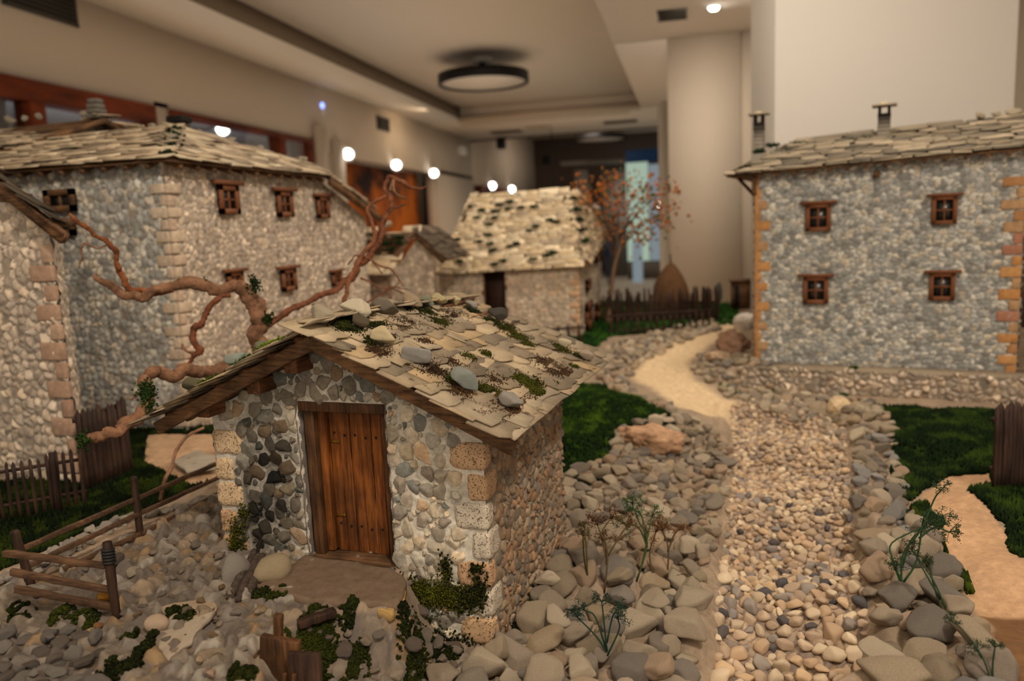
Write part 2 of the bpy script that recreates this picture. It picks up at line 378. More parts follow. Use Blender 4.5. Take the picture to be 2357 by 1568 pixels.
def stone_lib(n, seed, sub, mat, **kw):
    L = []
    for i in range(n):
        rg = random.Random(seed+i); fl = (1, rg.uniform(.72, .95), rg.uniform(.5, .8))
        V, F = stone_shape(seed+i, sub, flat=fl, **kw)
        me = MB(); me.add(V, F); o = me.build('stone_source', mat, smooth=True, kind='x', origin=(0, 0, 0))
        m = o.data; bpy.data.objects.remove(o); L.append(m)
    return L
LIB_COB = stone_lib(14, 100, 4, M['cobble'], npl=12, p=13, rough=.05)
LIB_ANG = stone_lib(10, 200, 4, M['cobble'], npl=10, p=22, rough=.05)
LIB_PEB = stone_lib(14, 300, 3, M['pebble'], npl=12, p=10, rough=.02)
def put_stone(name, mesh, loc, size, rg, col, tilt=.35, rot=None):
    o = bpy.data.objects.new(name, mesh); C.objects.link(o); o.location = [float(t) for t in loc]
    s = size/2; o.scale = (s*rg.uniform(.9, 1.1), s*rg.uniform(.9, 1.1), s*rg.uniform(.85, 1.1))
    o.rotation_euler = rot if rot is not None else (rg.uniform(-tilt, tilt), rg.uniform(-tilt, tilt), rg.uniform(0, 6.28))
    o.color = (*[float(c) for c in col], 1); return o
def crumbs(mb, P, r, col1, col2, rg, sub=1, stretch=1.0, bright=None):
    """many tiny blobs (moss, turf)"""
    V, F = ICO[sub] if sub else (np.array([[1, 0, -.5], [-.5, .86, -.5], [-.5, -.86, -.5], [0, 0, 1.2]]), np.array([[0, 1, 2], [0, 3, 1], [1, 3, 2], [2, 3, 0]]))
    n = len(P); r = np.broadcast_to(r, (n,))
    j = rg.uniform(.6, 1.4, (n, len(V), 1)); A = V[None]*j*r[:, None, None]; A[..., 2] *= stretch
    ang = rg.uniform(0, 6.28, n); c, s = np.cos(ang), np.sin(ang)
    x = A[..., 0]*c[:, None]-A[..., 1]*s[:, None]; y = A[..., 0]*s[:, None]+A[..., 1]*c[:, None]
    A = np.stack([x, y, A[..., 2]], -1)+P[:, None, :]
    k = (noise3(P*14, 5)*.5+.5)**2 if bright is None else bright
    k = np.clip(k+rg.uniform(-.15, .25, n), 0, 1)[:, None]
    col = lin(col1)*(1-k)+lin(col2)*k
    FF = (F[None]+(np.arange(n)*len(V))[:, None, None]).reshape(-1, 3)
    mb.add(A.reshape(-1, 3), FF, np.repeat(col, len(V), 0))
DM, LM = (22, 34, 14), (104, 122, 22)

# ================================================================== THE ROOM
def struct(name, mb, mat, **k): return mb.build(name, mat, kind='structure', **k)
XW = -4.2
mb = MB(); box(mb, (-9, -3, -.1), (6, 26, 0)); struct('floor', mb, M['floor'])
# lowered ceiling around a raised coffer (X -3.61..-.7, Y ..12.3); coffer ceiling 0.22 m higher
ZC, ZR = 3.1, 3.32
cx0, cx1, cy1 = -3.62, -.70, 12.3
mb = MB(); box(mb, (XW, -3, ZC), (cx0, cy1, ZC+.3)); box(mb, (cx1, -3, ZC), (6, 7.9, ZC+.3)); box(mb, (cx1, 7.9, ZC), (1, cy1, ZC+.3)); box(mb, (XW, cy1, ZC), (1, 14.9, ZC+.3)); struct('ceiling', mb, M['ceil'])
mb = MB(); box(mb, (cx0-.02, -3, ZR), (cx1+.02, cy1+.02, ZR+.1)); box(mb, (XW-.5, 14.9, 3.75), (3, 26, 3.85)); struct('ceiling_coffer', mb, M['ceil'])
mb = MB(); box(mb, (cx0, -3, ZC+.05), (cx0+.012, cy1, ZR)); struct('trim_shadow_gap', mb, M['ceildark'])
mb = MB(); box(mb, (cx0-.02, cy1-.06, ZC-.01), (cx1, cy1+.12, ZC+.08)); box(mb, (cx0-.05, cy1+.3, ZC-.02), (-.9, cy1+.36, ZC)); struct('trim_coffer_edge', mb, M['plaster'])
# left wall: band above openings, piers between
T = .14
mb = MB()
box(mb, (XW-T, -3, 2.46), (XW, 8.45, 3.2)); box(mb, (XW-T, 8.45, 2.34), (XW, 15, 3.2))
for y0, y1 in ((5.56, 5.74), (8.25, 8.55), (8.70, 9.0)): box(mb, (XW-T, y0, 0), (XW, y1, 2.5))
box(mb, (XW-T, 12.55, 0), (XW, 15, 2.4)); box(mb, (XW-T, -3, 0), (XW, 8.45, .5)); box(mb, (XW-T, 15, 2.26), (XW, 26, 3.8)); box(mb, (XW-T, 19.5, 0), (XW, 26, 2.3))
struct('wall_left', mb, M['plaster'])
mb = MB(); box(mb, (XW-.02, 8.28, 0), (XW+.05, 8.52, 2.62)); box(mb, (XW-.02, 8.72, 0), (XW+.05, 8.98, 2.5)); box(mb, (XW-.02, 12.6, 0), (XW+.04, 14.9, 2.28)); struct('trim_pilasters', mb, M['plaster'])
mb = MB(); box(mb, (XW-.42, 8.4, 0), (XW-.351, 13, 2.6)); struct('wall_niche', mb, M['plaster'])
mb = MB(); box(mb, (XW-.345, 9.0, .9), (XW-.30, 12.54, 2.335)); o = mb.build('painting', M['paint'])
tag(o, 'large orange and dark brown painting hanging in the wall niche behind the houses', 'painting')
# adjoining room seen through the wooden windows
mb = MB(); box(mb, (-9, 2, 2.78), (XW-T, 9, 2.85)); box(mb, (-9, 9, 2.78), (XW-.43, 15, 2.85)); box(mb, (-9, 2, 0), (-8.9, 26, 3)); box(mb, (-9, 15, 2.75), (XW-T, 26, 2.8)); struct('ceiling_next_room', mb, M['plasterw'])
def win(n, y0, y1, z0, z1, posts, fw_=.12, open_=()):
    o = MB()
    box(o, (XW-.12, y0, z1-fw_), (XW+.02, y1, z1)); box(o, (XW-.12, y0, z0), (XW+.02, y1, z0+.08))
    for p in [y0+.06, y1-.06]+posts: box(o, (XW-.12, p-.06, z0), (XW+.02, p+.06, z1-fw_))
    f = struct('window_%d' % n, o, M['mahog'], bevel=.005)
    g = MB(); box(g, (XW-.06, y0+.1, z0), (XW-.052, y1-.1, z1-fw_)); g.build('window_pane', M['pane'], f)
    return f
win(1, 2.2, 5.56, .5, 2.46, [4.18+.2, 3.3], .14)
win(2, 5.74, 8.25, .5, 2.46, [7.55], .045)
win(3, 15.6, 19.5, .5, 2.26, [], .09)
mb = MB(); box(mb, (XW-.2, 2.2, .5), (XW-.16, 4.3, 2.33)); struct('window_blind', mb, M['ventd'])
# far rooms
mb = MB(); box(mb, (-9, 21.5, 0), (3, 21.7, 3.8)); struct('wall_back', mb, M['farwall'])
mb = MB(); box(mb, (XW, 14.88, 3.08), (1, 14.98, 3.75)); struct('trim_ceiling_header', mb, M['farwall'])
p0, p1 = ony(1320, 390, 19.5), ony(1440, 640, 19.5)
mb = MB()
for a, b in ((1322, 1352), (1385, 1437)):
    q0, q1 = ony(a, 392, 19.5), ony(b, 392, 19.5); box(mb, (q0[0], 19.5, 0), (q1[0], 19.8, q0[2]))
q0, q1 = ony(1290, 378, 19.4), ony(1440, 390, 19.4); box(mb, (q0[0], 19.4, q0[2]-.06), (q1[0], 19.9, q0[2]+.06)); struct('wall_partition', mb, M['greyp'])
q0, q1 = ony(1440, 346, 18.5), ony(1520, 370, 18.5); mb = MB(); box(mb, (q0[0], 18.5, q1[2]), (q1[0]+.4, 18.7, q0[2]))
tag(mb.build('fascia_sign', M['blue'], bevel=.01), 'blank dark blue fascia board over the glowing display at the far end of the hall', 'sign')
t = thing('display_case', ((q0[0]+q1[0])/2, 18.6, 0), 'tall backlit pale green display case under the blue fascia at the far end', 'display case')
a0 = ony(1440, 372, 18.55); a1 = ony(1495, 600, 18.55); b1 = ony(1520, 600, 18.55)
mb = MB(); box(mb, (a0[0], 18.55, a1[2]), (a1[0], 18.6, a0[2]-.03)); mb.build('lit_panel', M['backlit'], t)
mb = MB(); box(mb, (a1[0]+.02, 18.55, a1[2]), (b1[0]+.3, 18.6, a0[2]-.1)); mb.build('side_glass', M['backlitw'], t)
mb = MB(); box(mb, (a0[0], 18.5, 0), (b1[0]+.3, 18.9, max(.1, a1[2]-.02))); mb.build('plinth', M['greyp'], t)
for k, (xa, ya, xb, yb, mt, nm, lb) in enumerate([(1455, 560, 1480, 655, 'backlitw', 'banner', 'narrow pale roll-up banner standing in the far hall below the display'),
        (1352, 470, 1384, 640, 'plasterw', 'exhibit_panel', 'white exhibit panel standing between the grey partitions'),
        (1393, 560, 1404, 590, 'blue', 'poster', 'small dark blue poster behind the orange-leaved model tree')]):
    a = ony(xa, ya, 17.5-.3*k); b = ony(xb, yb, 17.5-.3*k); mb = MB(); box(mb, (a[0], a[1], min(b[2], 1.0) if nm != 'poster' else b[2]), (b[0], a[1]+.04, a[2]))
    if nm != 'poster': box(mb, (a[0]+.02, a[1]-.1, 0), (b[0]-.02, a[1]+.14, .02)); obox(mb, ((a[0]+b[0])/2, a[1]+.02, .5), X_, Y_, Z_, .06, .03, 1.0)
    else: obox(mb, ((a[0]+b[0])/2, a[1]+.03, b[2]/2), X_, Y_, Z_, .04, .03, b[2])
    tag(mb.build(nm, M[mt]), lb, nm.split('_')[-1])
# right: pier wall, low bright screen, big white panel pier, side wall
mb = MB(); box(mb, (-.185, 7.85, 0), (.50, 8.6, 3.15)); box(mb, (.50, 7.9, 0), (4, 8.7, 3.15)); struct('wall_right', mb, M['plaster'])
s0 = ony(1514, 236, 8.7); mb = MB(); box(mb, (s0[0], 8.62, 0), (-.15, 9.0, s0[2])); struct('wall_low_pier', mb, M['plasterw'])
p0 = ony(1783, 300, 3.66); p1 = ony(2291, 300, 3.98)
aa = np.array([p0[0], 3.66]); bb = np.array([p1[0], 3.78])
mb = MB(); ux = unit([*(bb-aa), 0]); wpan = float(np.linalg.norm(bb-aa)); uy = np.cross(Z_, ux)
obox(mb, np.array([*aa, 1.575])+ux*wpan/2+uy*.26, ux, uy, Z_, wpan, .52, 3.15); struct('wall_white_pier', mb, M['plasterw'], bevel=.004)
mb = MB(); box(mb, (1.2, 5.6, 0), (6, 5.8, 3.15)); struct('wall_side', mb, M['plaster'])
# ---- fittings
t = thing('ceiling_lamp', (-2.312, 8.93, 3.0), 'large round black-rimmed ceiling lamp, switched off, hanging in the coffer', 'ceiling lamp')
def ring(mb, c, ro, ri, z0, z1, n=64):
    V = []; F = []
    for k in range(n):
        a = 2*math.pi*k/n; d = np.array([math.cos(a), math.sin(a)])
        for r, z in ((ro, z0), (ro, z1), (ri, z1), (ri, z0)): V.append((*(np.array(c)+d*r), z))
    for k in range(n):
        for j in range(4): a = k*4+j; b = k*4+(j+1) % 4; c2 = ((k+1) % n)*4+(j+1) % 4; d2 = ((k+1) % n)*4+j; F.append((a, d2, c2, b))
    mb.add(V, F)
def disc(mb, c, r, z0, z1, n=48):
    V = [(c[0]+r*math.cos(2*math.pi*k/n), c[1]+r*math.sin(2*math.pi*k/n), z) for z in (z0, z1) for k in range(n)]
    mb.add(V, [tuple(range(n-1, -1, -1)), tuple(range(n, 2*n))]+[(k, (k+1) % n, n+(k+1) % n, n+k) for k in range(n)])
def hang_lamp(t, c, z, r, zc):
    m = MB(); ring(m, c, r, r-.035, z, z+.11); m.build('rim', M['black'], t, smooth=False)
    m = MB(); disc(m, c, r-.03, z+.02, z+.05); m.build('diffuser', M['diff'], t)
    m = MB(); disc(m, c, r-.03, z+.085, z+.105); m.build('back_plate', M['black'], t)
    m = MB(); disc(m, c, .12, zc-.05, zc); m.build('ceiling_rose', M['ledg'], t); m = MB(); disc(m, c, .04, z+.1, zc-.04, 16); m.build('stem', M['black'], t)
hang_lamp(t, (-2.312, 8.93), 3.03, .53, ZR)
t = thing('ceiling_lamp', (-2.05, 18.5, 3.2), 'farther round ceiling lamp half hidden by the ceiling edge of the dark hall', 'ceiling lamp')
hang_lamp(t, (-2.0, 18.5), 3.30, .62, 3.75)
def grille(c, ax, ay, an, w_, h_, n, lab):
    t = thing('ventilation_grille', c, lab, 'vent'); c = np.array(c)
    m = MB(); obox(m, c+np.array(an)*.003, ax, ay, an, w_, h_, .004); m.build('backing', M['ventd'], t)
    m = MB()
    for s in (-1, 1): obox(m, c+np.array(ay)*s*h_/2+np.array(an)*.006, ax, ay, an, w_+.03, .02, .012); obox(m, c+np.array(ax)*s*w_/2+np.array(an)*.006, ax, ay, an, .02, h_, .012)
    for k in range(n): obox(m, c+np.array(ay)*(-h_/2+h_*(k+.5)/n)+np.array(an)*.008, ax, ay, an, w_, h_/n*.4, .008)
    m.build('slats', M['vent'], t)
nx = np.array([1., 0, 0]); a = onx(40, 0, XW); b = onx(165, 45, XW); 
grille((XW, 4.53, 3.0), Y_, Z_, X_, .60, .19, 6, 'large dark grille on the left wall at the top corner, above the first window')
grille((XW, 10.42, 2.89), Y_, Z_, X_, .44, .17, 4, 'small dark square grille high on the left wall before the painting')
g = onz(1547, 33, ZC); grille((g[0], g[1], ZC), X_, Y_, -Z_, .22, .32, 7, 'dark ceiling grille beside the single lit downlight')
for x, y, lb in ((1165, 303, 'long faint slot grille at the far ceiling edge, left of the round hatch'), (1428, 280, 'long faint slot grille at the far ceiling edge near the white piers')):
    g = onz(x, y, ZC-.002); grille((g[0], g[1], ZC), X_, Y_, -Z_, .55, .3, 4, lb)
g = onz(1240, 292, ZC); mb = MB(); ring(mb, (g[0], g[1]), .25, .21, ZC-.012, ZC, 24); disc(mb, (g[0], g[1]), .22, ZC-.006, ZC, 24); tag(mb.build('ceiling_hatch', M['plaster']), 'pale round hatch in the far ceiling edge between two slot grilles', 'hatch')
def downlight(c, n, r, lab, grp=None):
    t = thing('downlight', c, lab, 'downlight', grp); c = np.array(c, float); n = unit(n); s = unit(np.cross(n, [.3, .9, .2])); u = np.cross(n, s)
    m = MB(); k = 20
    V = [c+n*.004+(s*math.cos(2*math.pi*i/k)+u*math.sin(2*math.pi*i/k))*r for i in range(k)]; V2 = [v+n*.02-(v-c-n*.004)*.3 for v in V]
    m.add(V+V2, [tuple(range(k)), tuple(range(2*k-1, k-1, -1))]+[(i, k+i, k+(i+1) % k, (i+1) % k) for i in range(k)]); m.build('lens', M['lampon'], t)
    m = MB(); tube(m, [c+n*.001, c+n*.005], [r*1.5, r*1.35], 20, 1); m.build('trim_ring', M['ledg'], t)
g = onz(1643, 16, ZC); downlight((g[0], g[1], ZC), -Z_, .045, 'lit downlight in the ceiling just left of the big white pier')
g = onx(512, 296, -5.3); z2 = onz(512, 296, 2.78); downlight((z2[0]+.1, z2[1]-.15, 2.75), (.45, -.8, -.35), .075, 'lit downlight seen through the second wood-framed window')
for (x, y), lb in zip(((796, 355), (908, 380), (995, 399)), ('lit downlight nearest the twin pilasters, over the painting niche', 'middle lit downlight over the orange painting', 'lit downlight at the far end over the orange painting')):
    p = onx(x, y, XW+.02); downlight((XW+.05, p[1], p[2]), (.35, -1, -.3), .065, lb)
for (x, y), r, lb in (((1130, 430), .075, 'first of two bright spotlights on the far wall above the hipped house'), ((1175, 438), .075, 'second of two bright spotlights on the far wall above the hipped house')):
    p = onx(x, y, XW+.02); downlight((XW+.05, p[1], p[2]+.02), (.3, -1, -.2), r, lb)
for (x, y), lb in (((1273, 461), 'dim far spotlight over the hip of the pale-roofed house'), ((1519, 471), 'small bright far lamp against the edge of the white low pier')):
    p = ony(x, y, 14); downlight(p, (0, -1, -.2), .04, lb)
    mb = MB(); obox(mb, (p[0], p[1]+.06, (p[2]+(ZC if p[1] < 14.9 else 3.7))/2+.02), X_, Y_, Z_, .015, .015, (3.1-p[2])); tag(mb.build('lamp_rod', M['black']), 'thin dark hanging rod of the ' + ('dim far spotlight' if y < 465 else 'small bright far lamp'), 'rod')
p = onx(740, 243, XW); mb = MB(); V, F = ICO[2]; mb.add(V*.035*np.array([.6, 1, 1])+np.array([XW+.01, p[1], p[2]]), F); tag(mb.build('indicator_light', M['blueled'], smooth=True), 'tiny glowing blue indicator light high on the left wall', 'light')
p = onx(740, 258, XW); mb = MB(); box(mb, (XW, p[1]-.03, p[2]-.03), (XW+.03, p[1]+.03, p[2]+.02)); tag(mb.build('sensor_box', M['ledg'], bevel=.004), 'small white sensor box below the blue indicator light', 'sensor')
p = onx(1057, 348, XW); mb = MB(); box(mb, (XW, p[1]-.15, p[2]-.08), (XW+.12, p[1]+.15, p[2]+.08)); tag(mb.build('wall_speaker', M['ledg'], bevel=.01), 'small white box fitting at the far end of the left wall', 'speaker')
for x, y, lb in ((1153, 331, 'black camera bulb under the far ceiling edge'), (1258, 368, 'small dark box on the far brown wall')):
    p = ony(x, y, 14.86 if y < 340 else 21.4); mb = MB(); box(mb, p-np.array([.08, .06, .1]), p+np.array([.08, .1, .1])); tag(mb.build('security_camera' if y < 340 else 'wall_box', M['black'], bevel=.02), lb, 'camera' if y < 340 else 'box')

# ================================================================== THE MODEL LANDSCAPE
TZ = .885
ctl = [  # pixel x, y, height
 (520, 1260, .885), (720, 1290, .885), (900, 1310, .885), (300, 1220, .888), (100, 1330, .885), (50, 1500, .872), (300, 1500, .87), (560, 1440, .868), (560, 1560, .85), (350, 1350, .88), (250, 1568, .862), (0, 1568, .868),
 (760, 1490, .825), (900, 1520, .79), (850, 1445, .815), (1000, 1540, .778), (1140, 1500, .775), (700, 1568, .82), (1060, 1480, .785),
 (1200, 1450, .772), (1300, 1300, .785), (1400, 1500, .76), (1560, 1450, .755), (1350, 1150, .80), (1500, 1200, .78), (1600, 1300, .75), (1400, 1080, .81), (1600, 1050, .785), (1640, 1150, .765),
 (1330, 1000, .83), (1400, 920, .85), (1500, 950, .84),
 (1640, 1568, .715), (1800, 1568, .705), (2000, 1568, .71), (1800, 1300, .718), (1700, 1300, .72), (1950, 1300, .722), (1780, 1100, .735), (1800, 990, .745), (1600, 930, .785), (1480, 870, .80), (1550, 830, .82), (1650, 780, .845), (1700, 760, .85),
 (2100, 1568, .79), (2200, 1440, .80), (2100, 1300, .795), (2050, 1200, .80), (2020, 1080, .80), (2000, 950, .80), (2050, 1450, .77), (1960, 1080, .765), (1900, 960, .775),
 (2300, 1500, .82), (2200, 1200, .82), (2150, 1000, .82), (2250, 950, .83), (2300, 1150, .83), (2357, 1300, .82), (2357, 1568, .82),
 (1735, 835, .85), (2330, 855, .85), (2000, 840, .855), (1850, 838, .855), (2200, 845, .855), (1780, 915, .79), (1900, 925, .79), (2050, 915, .80), (2200, 920, .805), (2320, 925, .81),
 (50, 1250, .845), (300, 1150, .855), (400, 1080, .86), (200, 1180, .86), (350, 1010, .865), (0, 1400, .86), (450, 1010, .865), (0, 1205, .86),
 (1340, 770, .85), (1400, 800, .845), (1500, 740, .85), (1180, 760, .85), (1000, 760, .85), (1600, 700, .855), (2000, 560, .86), (400, 600, .87)]
CP = np.array([onz(*c) for c in ctl]); 
CP = np.vstack([CP, [[-2, .4, .87], [-1.2, .45, .86], [-.3, .45, .76], [.15, .4, .70], [.6, .5, .82], [1.5, .5, .83], [-2.2, 2, .87], [-2.2, 3.5, .87], [1.6, 3.6, .86], [1.6, 2, .85]]])
def pts(L, z): return np.array([onz(x, y, z)[:2] for x, y in L])
def sdist(x, y, poly):
    """signed distance to polygon, negative inside"""
    d = np.full(x.shape, 1e9); ins = np.zeros(x.shape, bool); n = len(poly)
    for i in range(n):
        a = poly[i]; b = poly[(i+1) % n]; e = b-a; L2 = e@e+1e-12
        t = np.clip(((x-a[0])*e[0]+(y-a[1])*e[1])/L2, 0, 1); d = np.minimum(d, (x-a[0]-t*e[0])**2+(y-a[1]-t*e[1])**2)
        c = ((a[1] > y) != (b[1] > y)) & (x < (b[0]-a[0])*(y-a[1])/(b[1]-a[1]+1e-12)+a[0]); ins ^= c
    d = np.sqrt(d); return np.where(ins, -d, d)
P_TER = pts([(0, 1385), (60, 1345), (500, 1140), (520, 1200), (720, 1240), (900, 1265), (925, 1395), (790, 1400), (700, 1430), (600, 1470), (575, 1640), (-300, 1700), (-300, 1450)], .885)
P_LAWNL = pts([(-400, 1330), (0, 1330), (250, 1215), (500, 1105), (500, 985), (310, 990), (180, 1090), (-400, 1150)], .858)
P_PATHL = pts([(340, 1000), (500, 1000), (500, 1100), (440, 1110), (330, 1060)], .865)
P_LAWNM = pts([(1200, 1160), (1290, 1110), (1400, 1075), (1420, 1000), (1560, 965), (1480, 925), (1380, 868), (1260, 870), (1100, 900)], .835)
P_BED = pts([(1640, 1640), (1650, 1420), (1660, 1300), (1690, 1120), (1680, 985), (1720, 965), (1900, 970), (1945, 1000), (1950, 1150), (1965, 1300), (1990, 1420), (2000, 1640)], .722)
P_SANDP = pts([(1700, 985), (1930, 985), (1900, 930), (1700, 920), (1600, 880), (1590, 840), (1700, 790), (1730, 760), (1690, 745), (1600, 775), (1500, 820), (1450, 870), (1560, 930)], .80)
P_SANDR = pts([(2357, 1700), (2330, 1568), (2270, 1400), (2200, 1290), (2160, 1200), (2120, 1110), (2180, 1070), (2290, 1060), (2290, 1120), (2230, 1130), (2310, 1200), (2357, 1280), (2600, 1400)], .825)
P_LAWNR = pts([(1985, 905), (2100, 900), (2180, 925), (2290, 930), (2450, 960), (2450, 1100), (2700, 1400), (2357, 1280), (2310, 1200), (2230, 1130), (2290, 1110), (2290, 1060), (2180, 1070), (2120, 1110), (2080, 1130), (2060, 1070), (2060, 960)], .825)
P_LAWNR2 = pts([(2050, 1150), (2130, 1150), (2180, 1270), (2240, 1340), (2180, 1330), (2100, 1240)], .815)
P_PILE = pts([(1000, 1600), (1130, 1530), (1230, 1330), (1290, 1230), (1290, 1120), (1400, 1080), (1420, 1020), (1560, 1000), (1650, 1010), (1690, 1060), (1655, 1180), (1620, 1300), (1600, 1420), (1570, 1600), (1570, 1700), (980, 1700)], .785)
P_RB = pts([(1965, 1000), (2050, 980), (2080, 1100), (2100, 1180), (2180, 1280), (2250, 1400), (2320, 1568), (2350, 1700), (2000, 1700), (2010, 1430), (1990, 1300), (1965, 1150)], .80)
P_LAWNB = pts([(1365, 800), (1400, 775), (1700, 745), (1700, 700), (1250, 690), (1250, 800)], .85)
def ground_z(x, y):
    x = np.asarray(x, float); y = np.asarray(y, float); num = np.zeros(x.shape); den = np.zeros(x.shape)
    for p in CP:
        wgt = 1/((x-p[0])**2+(y-p[1])**2+.0006)**1.6; num += wgt*p[2]; den += wgt
    z = num/den
    d = sdist(x, y, P_TER); k = 1-sst(-.004, .045, d); z = z*(1-k)+np.maximum(z, .883-.05*np.maximum(0, .78-y))*k
    d = sdist(x, y, P_BED); z = z-.014*(1-sst(-.02, .01, d))+.018*np.exp(-((d-.025)/.022)**2)
    fw0 = onz(1737, 835, .85)[:2]; fw1 = onz(2338, 858, .85)[:2]; fu2 = (fw1-fw0)/np.linalg.norm(fw1-fw0); fn2 = np.array([fu2[1], -fu2[0]])
    sf = (x-fw0[0])*fn2[0]+(y-fw0[1])*fn2[1]-.095; su = (x-fw0[0])*fu2[0]+(y-fw0[1])*fu2[1]
    k = sst(-.012, .0, sf)*(1-sst(.10, .40, sf))*sst(-.10, 0, su); z = z*(1-k)+np.minimum(z, .775)*k
    k = (1-sst(-.015, -.005, sf))*sst(-.4, -.3, sf)*sst(-.06, -.02, su); z = z*(1-k)+.852*k
    # hollow under the doorstep
    hx, hy = onz(790, 1440, .82)[:2]; z -= .03*np.exp(-(((x-hx)/.035)**2+((y-hy)/.03)**2))
    return z
def axis(lo, hi, f0, f1, fine, coarse):
    a = list(np.arange(f0, f1, fine)); s = fine; p = f1; 
    while p < hi: a.append(p); s = min(s*1.03, coarse); p += s
    s = fine; p = f0-fine
    while p > lo: a.insert(0, p); s = min(s*1.03, coarse); p -= s
    return np.array(a)
xs = axis(-2.4, 2.0, -1.0, .55, .0024, .012); ys = axis(.3, 4.3, .62, 1.7, .0026, .012)
GX, GY = np.meshgrid(xs, ys, indexing='ij'); GZ = ground_z(GX, GY)
dT, dB, dLL, dLM, dS, dSR, dLR, dLR2, dP, dRB, dLB, dPL = [sdist(GX, GY, p) for p in (P_TER, P_BED, P_LAWNL, P_LAWNM, P_SANDP, P_SANDR, P_LAWNR, P_LAWNR2, P_PILE, P_RB, P_LAWNB, P_PATHL)]
wob = .012*noise2(GX*28, GY*28, 2)
col = np.tile(lin((150, 130, 108)), (*GX.shape, 1))*(1+.12*noise2(GX*20, GY*20, 3))[..., None]
Hadd = .004*noise2(GX*22, GY*22, 5)+.0025*noise2(GX*60, GY*60, 6)+.001*noise2(GX*150, GY*150, 7)
def blend(mask, c, h=None):
    global col, Hadd
    col = col*(1-mask[..., None])+c*mask[..., None]
    if h is not None: Hadd = Hadd*(1-mask)+h*mask
turf = lin((22, 32, 15))
for d in (dLL, dLM, dLR, dLR2, dLB): blend(1-sst(-.005, .005, d+wob), turf, .002*noise2(GX*90, GY*90, 8))
sand = lin((186, 148, 112))*(1+.08*noise2(GX*14, GY*14, 9))[..., None]
blend(1-sst(-.004, .004, dSR+wob), sand, .001*noise2(GX*40, GY*40, 10)+.003*sst(.1, .3, noise2(GX*9+3, GY*14, 12)))
clay_falloff = (1-sst(-.004, .004, dSR+wob))*(1-sst(-.008, .008, GY-onz(2300, 1385, .82)[1]+wob*.7)); blend(clay_falloff*.999, lin((112, 80, 50))*(1+.1*noise2(GX*30, GY*30, 9))[..., None])  # ochre clay ground, with the fading light of this corner painted into its colour
blend(1-sst(-.03, .02, dS+wob), lin((214, 186, 146))*np.ones(3), .002*noise2(GX*40, GY*40, 10))
blend((1-sst(-.004, .004, dPL+wob))*1., lin((186, 152, 118))*np.ones(3), .002*noise2(GX*40, GY*40, 10))
# river bed gravel relief
H, st, h1, h2, h3, _ = relief(GX, GY, .017, 41, gap=.04, empty=.02, bev=.3)
cg = palette([(186, 162, 134), (170, 148, 124), (150, 132, 114), (196, 172, 142), (160, 136, 110), (136, 120, 108)], h3, h1)*st[..., None]+lin((130, 108, 88))*(1-st[..., None])
blend(1-sst(-.006, .004, dB+wob*.5), cg, H*.006)
# terrace: flat stones bedded in grey mortar
H, st, h1, h2, h3, _ = relief(GX, GY, .027, 57, gap=.14, empty=.16, bev=.22, facet=.9, warp=.5)
H2, st2, g1, g2, g3, _ = relief(GX+.7, GY+.3, .016, 58, gap=.16, empty=.3, bev=.22, facet=.9, warp=.5)
mort = lin((108, 96, 84))*(1+.14*noise2(GX*30, GY*30, 13))[..., None]
k = (st*.8)[..., None]; k2 = (st2*(1-st)*.8)[..., None]
ct = mort*(1-k)*(1-k2)+palette([(140, 128, 114), (120, 110, 100), (148, 128, 104), (110, 98, 88), (154, 144, 130), (132, 118, 102), (146, 118, 84)], h3, h1, .5)*k*.82+palette([(146, 132, 116), (120, 108, 96), (138, 112, 80), (104, 94, 86)], g3, g1, .5)*k2*(1-k)*.82
up = sst(.55, .62, GY+.3*GX+.95+.0*GX)  # smoother trodden strip near the hut
trod = np.exp(-(((GX+.47)/.15)**2+((GY-.93)/.085)**2))
hT = (H*.0125+H2*.004)*(1-.85*trod)
blend(1-sst(-.008, .006, dT), ct, hT+.0022*noise2(GX*50, GY*50, 15))
# rubble on the slope below the terrace
rub = (1-sst(.0, .01, dT-.20))*sst(-.004, .006, dT)*sst(.05, .09, dLL)*(1-sst(.62, .66, -GX-.0+.0*GX)*0)*(1-sst(-.28, -.22, GX))*(1-sst(.9, .95, GY))
blend(rub, ct, hT*1.1+.004*noise2(GX*40, GY*40, 19))
mb = MB(); nx_, ny_ = GX.shape; idx = np.arange(nx_*ny_).reshape(nx_, ny_)
F = np.stack([idx[:-1, :-1], idx[1:, :-1], idx[1:, 1:], idx[:-1, 1:]], -1).reshape(-1, 4)
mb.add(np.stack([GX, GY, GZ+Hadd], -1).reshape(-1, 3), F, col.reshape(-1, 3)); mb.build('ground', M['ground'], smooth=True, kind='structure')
from bisect import bisect
GT = GZ+Hadd
def gz(x, y):
    i = int(np.clip(np.searchsorted(xs, x), 1, len(xs)-1)); j = int(np.clip(np.searchsorted(ys, y), 1, len(ys)-1)); return float(GT[i, j])
def gzs(x, y):
    i = np.clip(np.searchsorted(xs, x), 1, len(xs)-1); j = np.clip(np.searchsorted(ys, y), 1, len(ys)-1); return GT[i, j]
def gpx(x, y):
    """where the line of sight through a pixel meets the ground"""
    z = .83
    for _ in range(14):
        p = onz(x, y, z); z = .5*z+.5*gz(p[0], p[1])
    return np.array([p[0], p[1], z])
# table carcass under the landscape
mb = MB(); box(mb, (-2.4, .3, 0), (2.0, 4.3, .62)); struct('model_table', mb, M['plaster'])

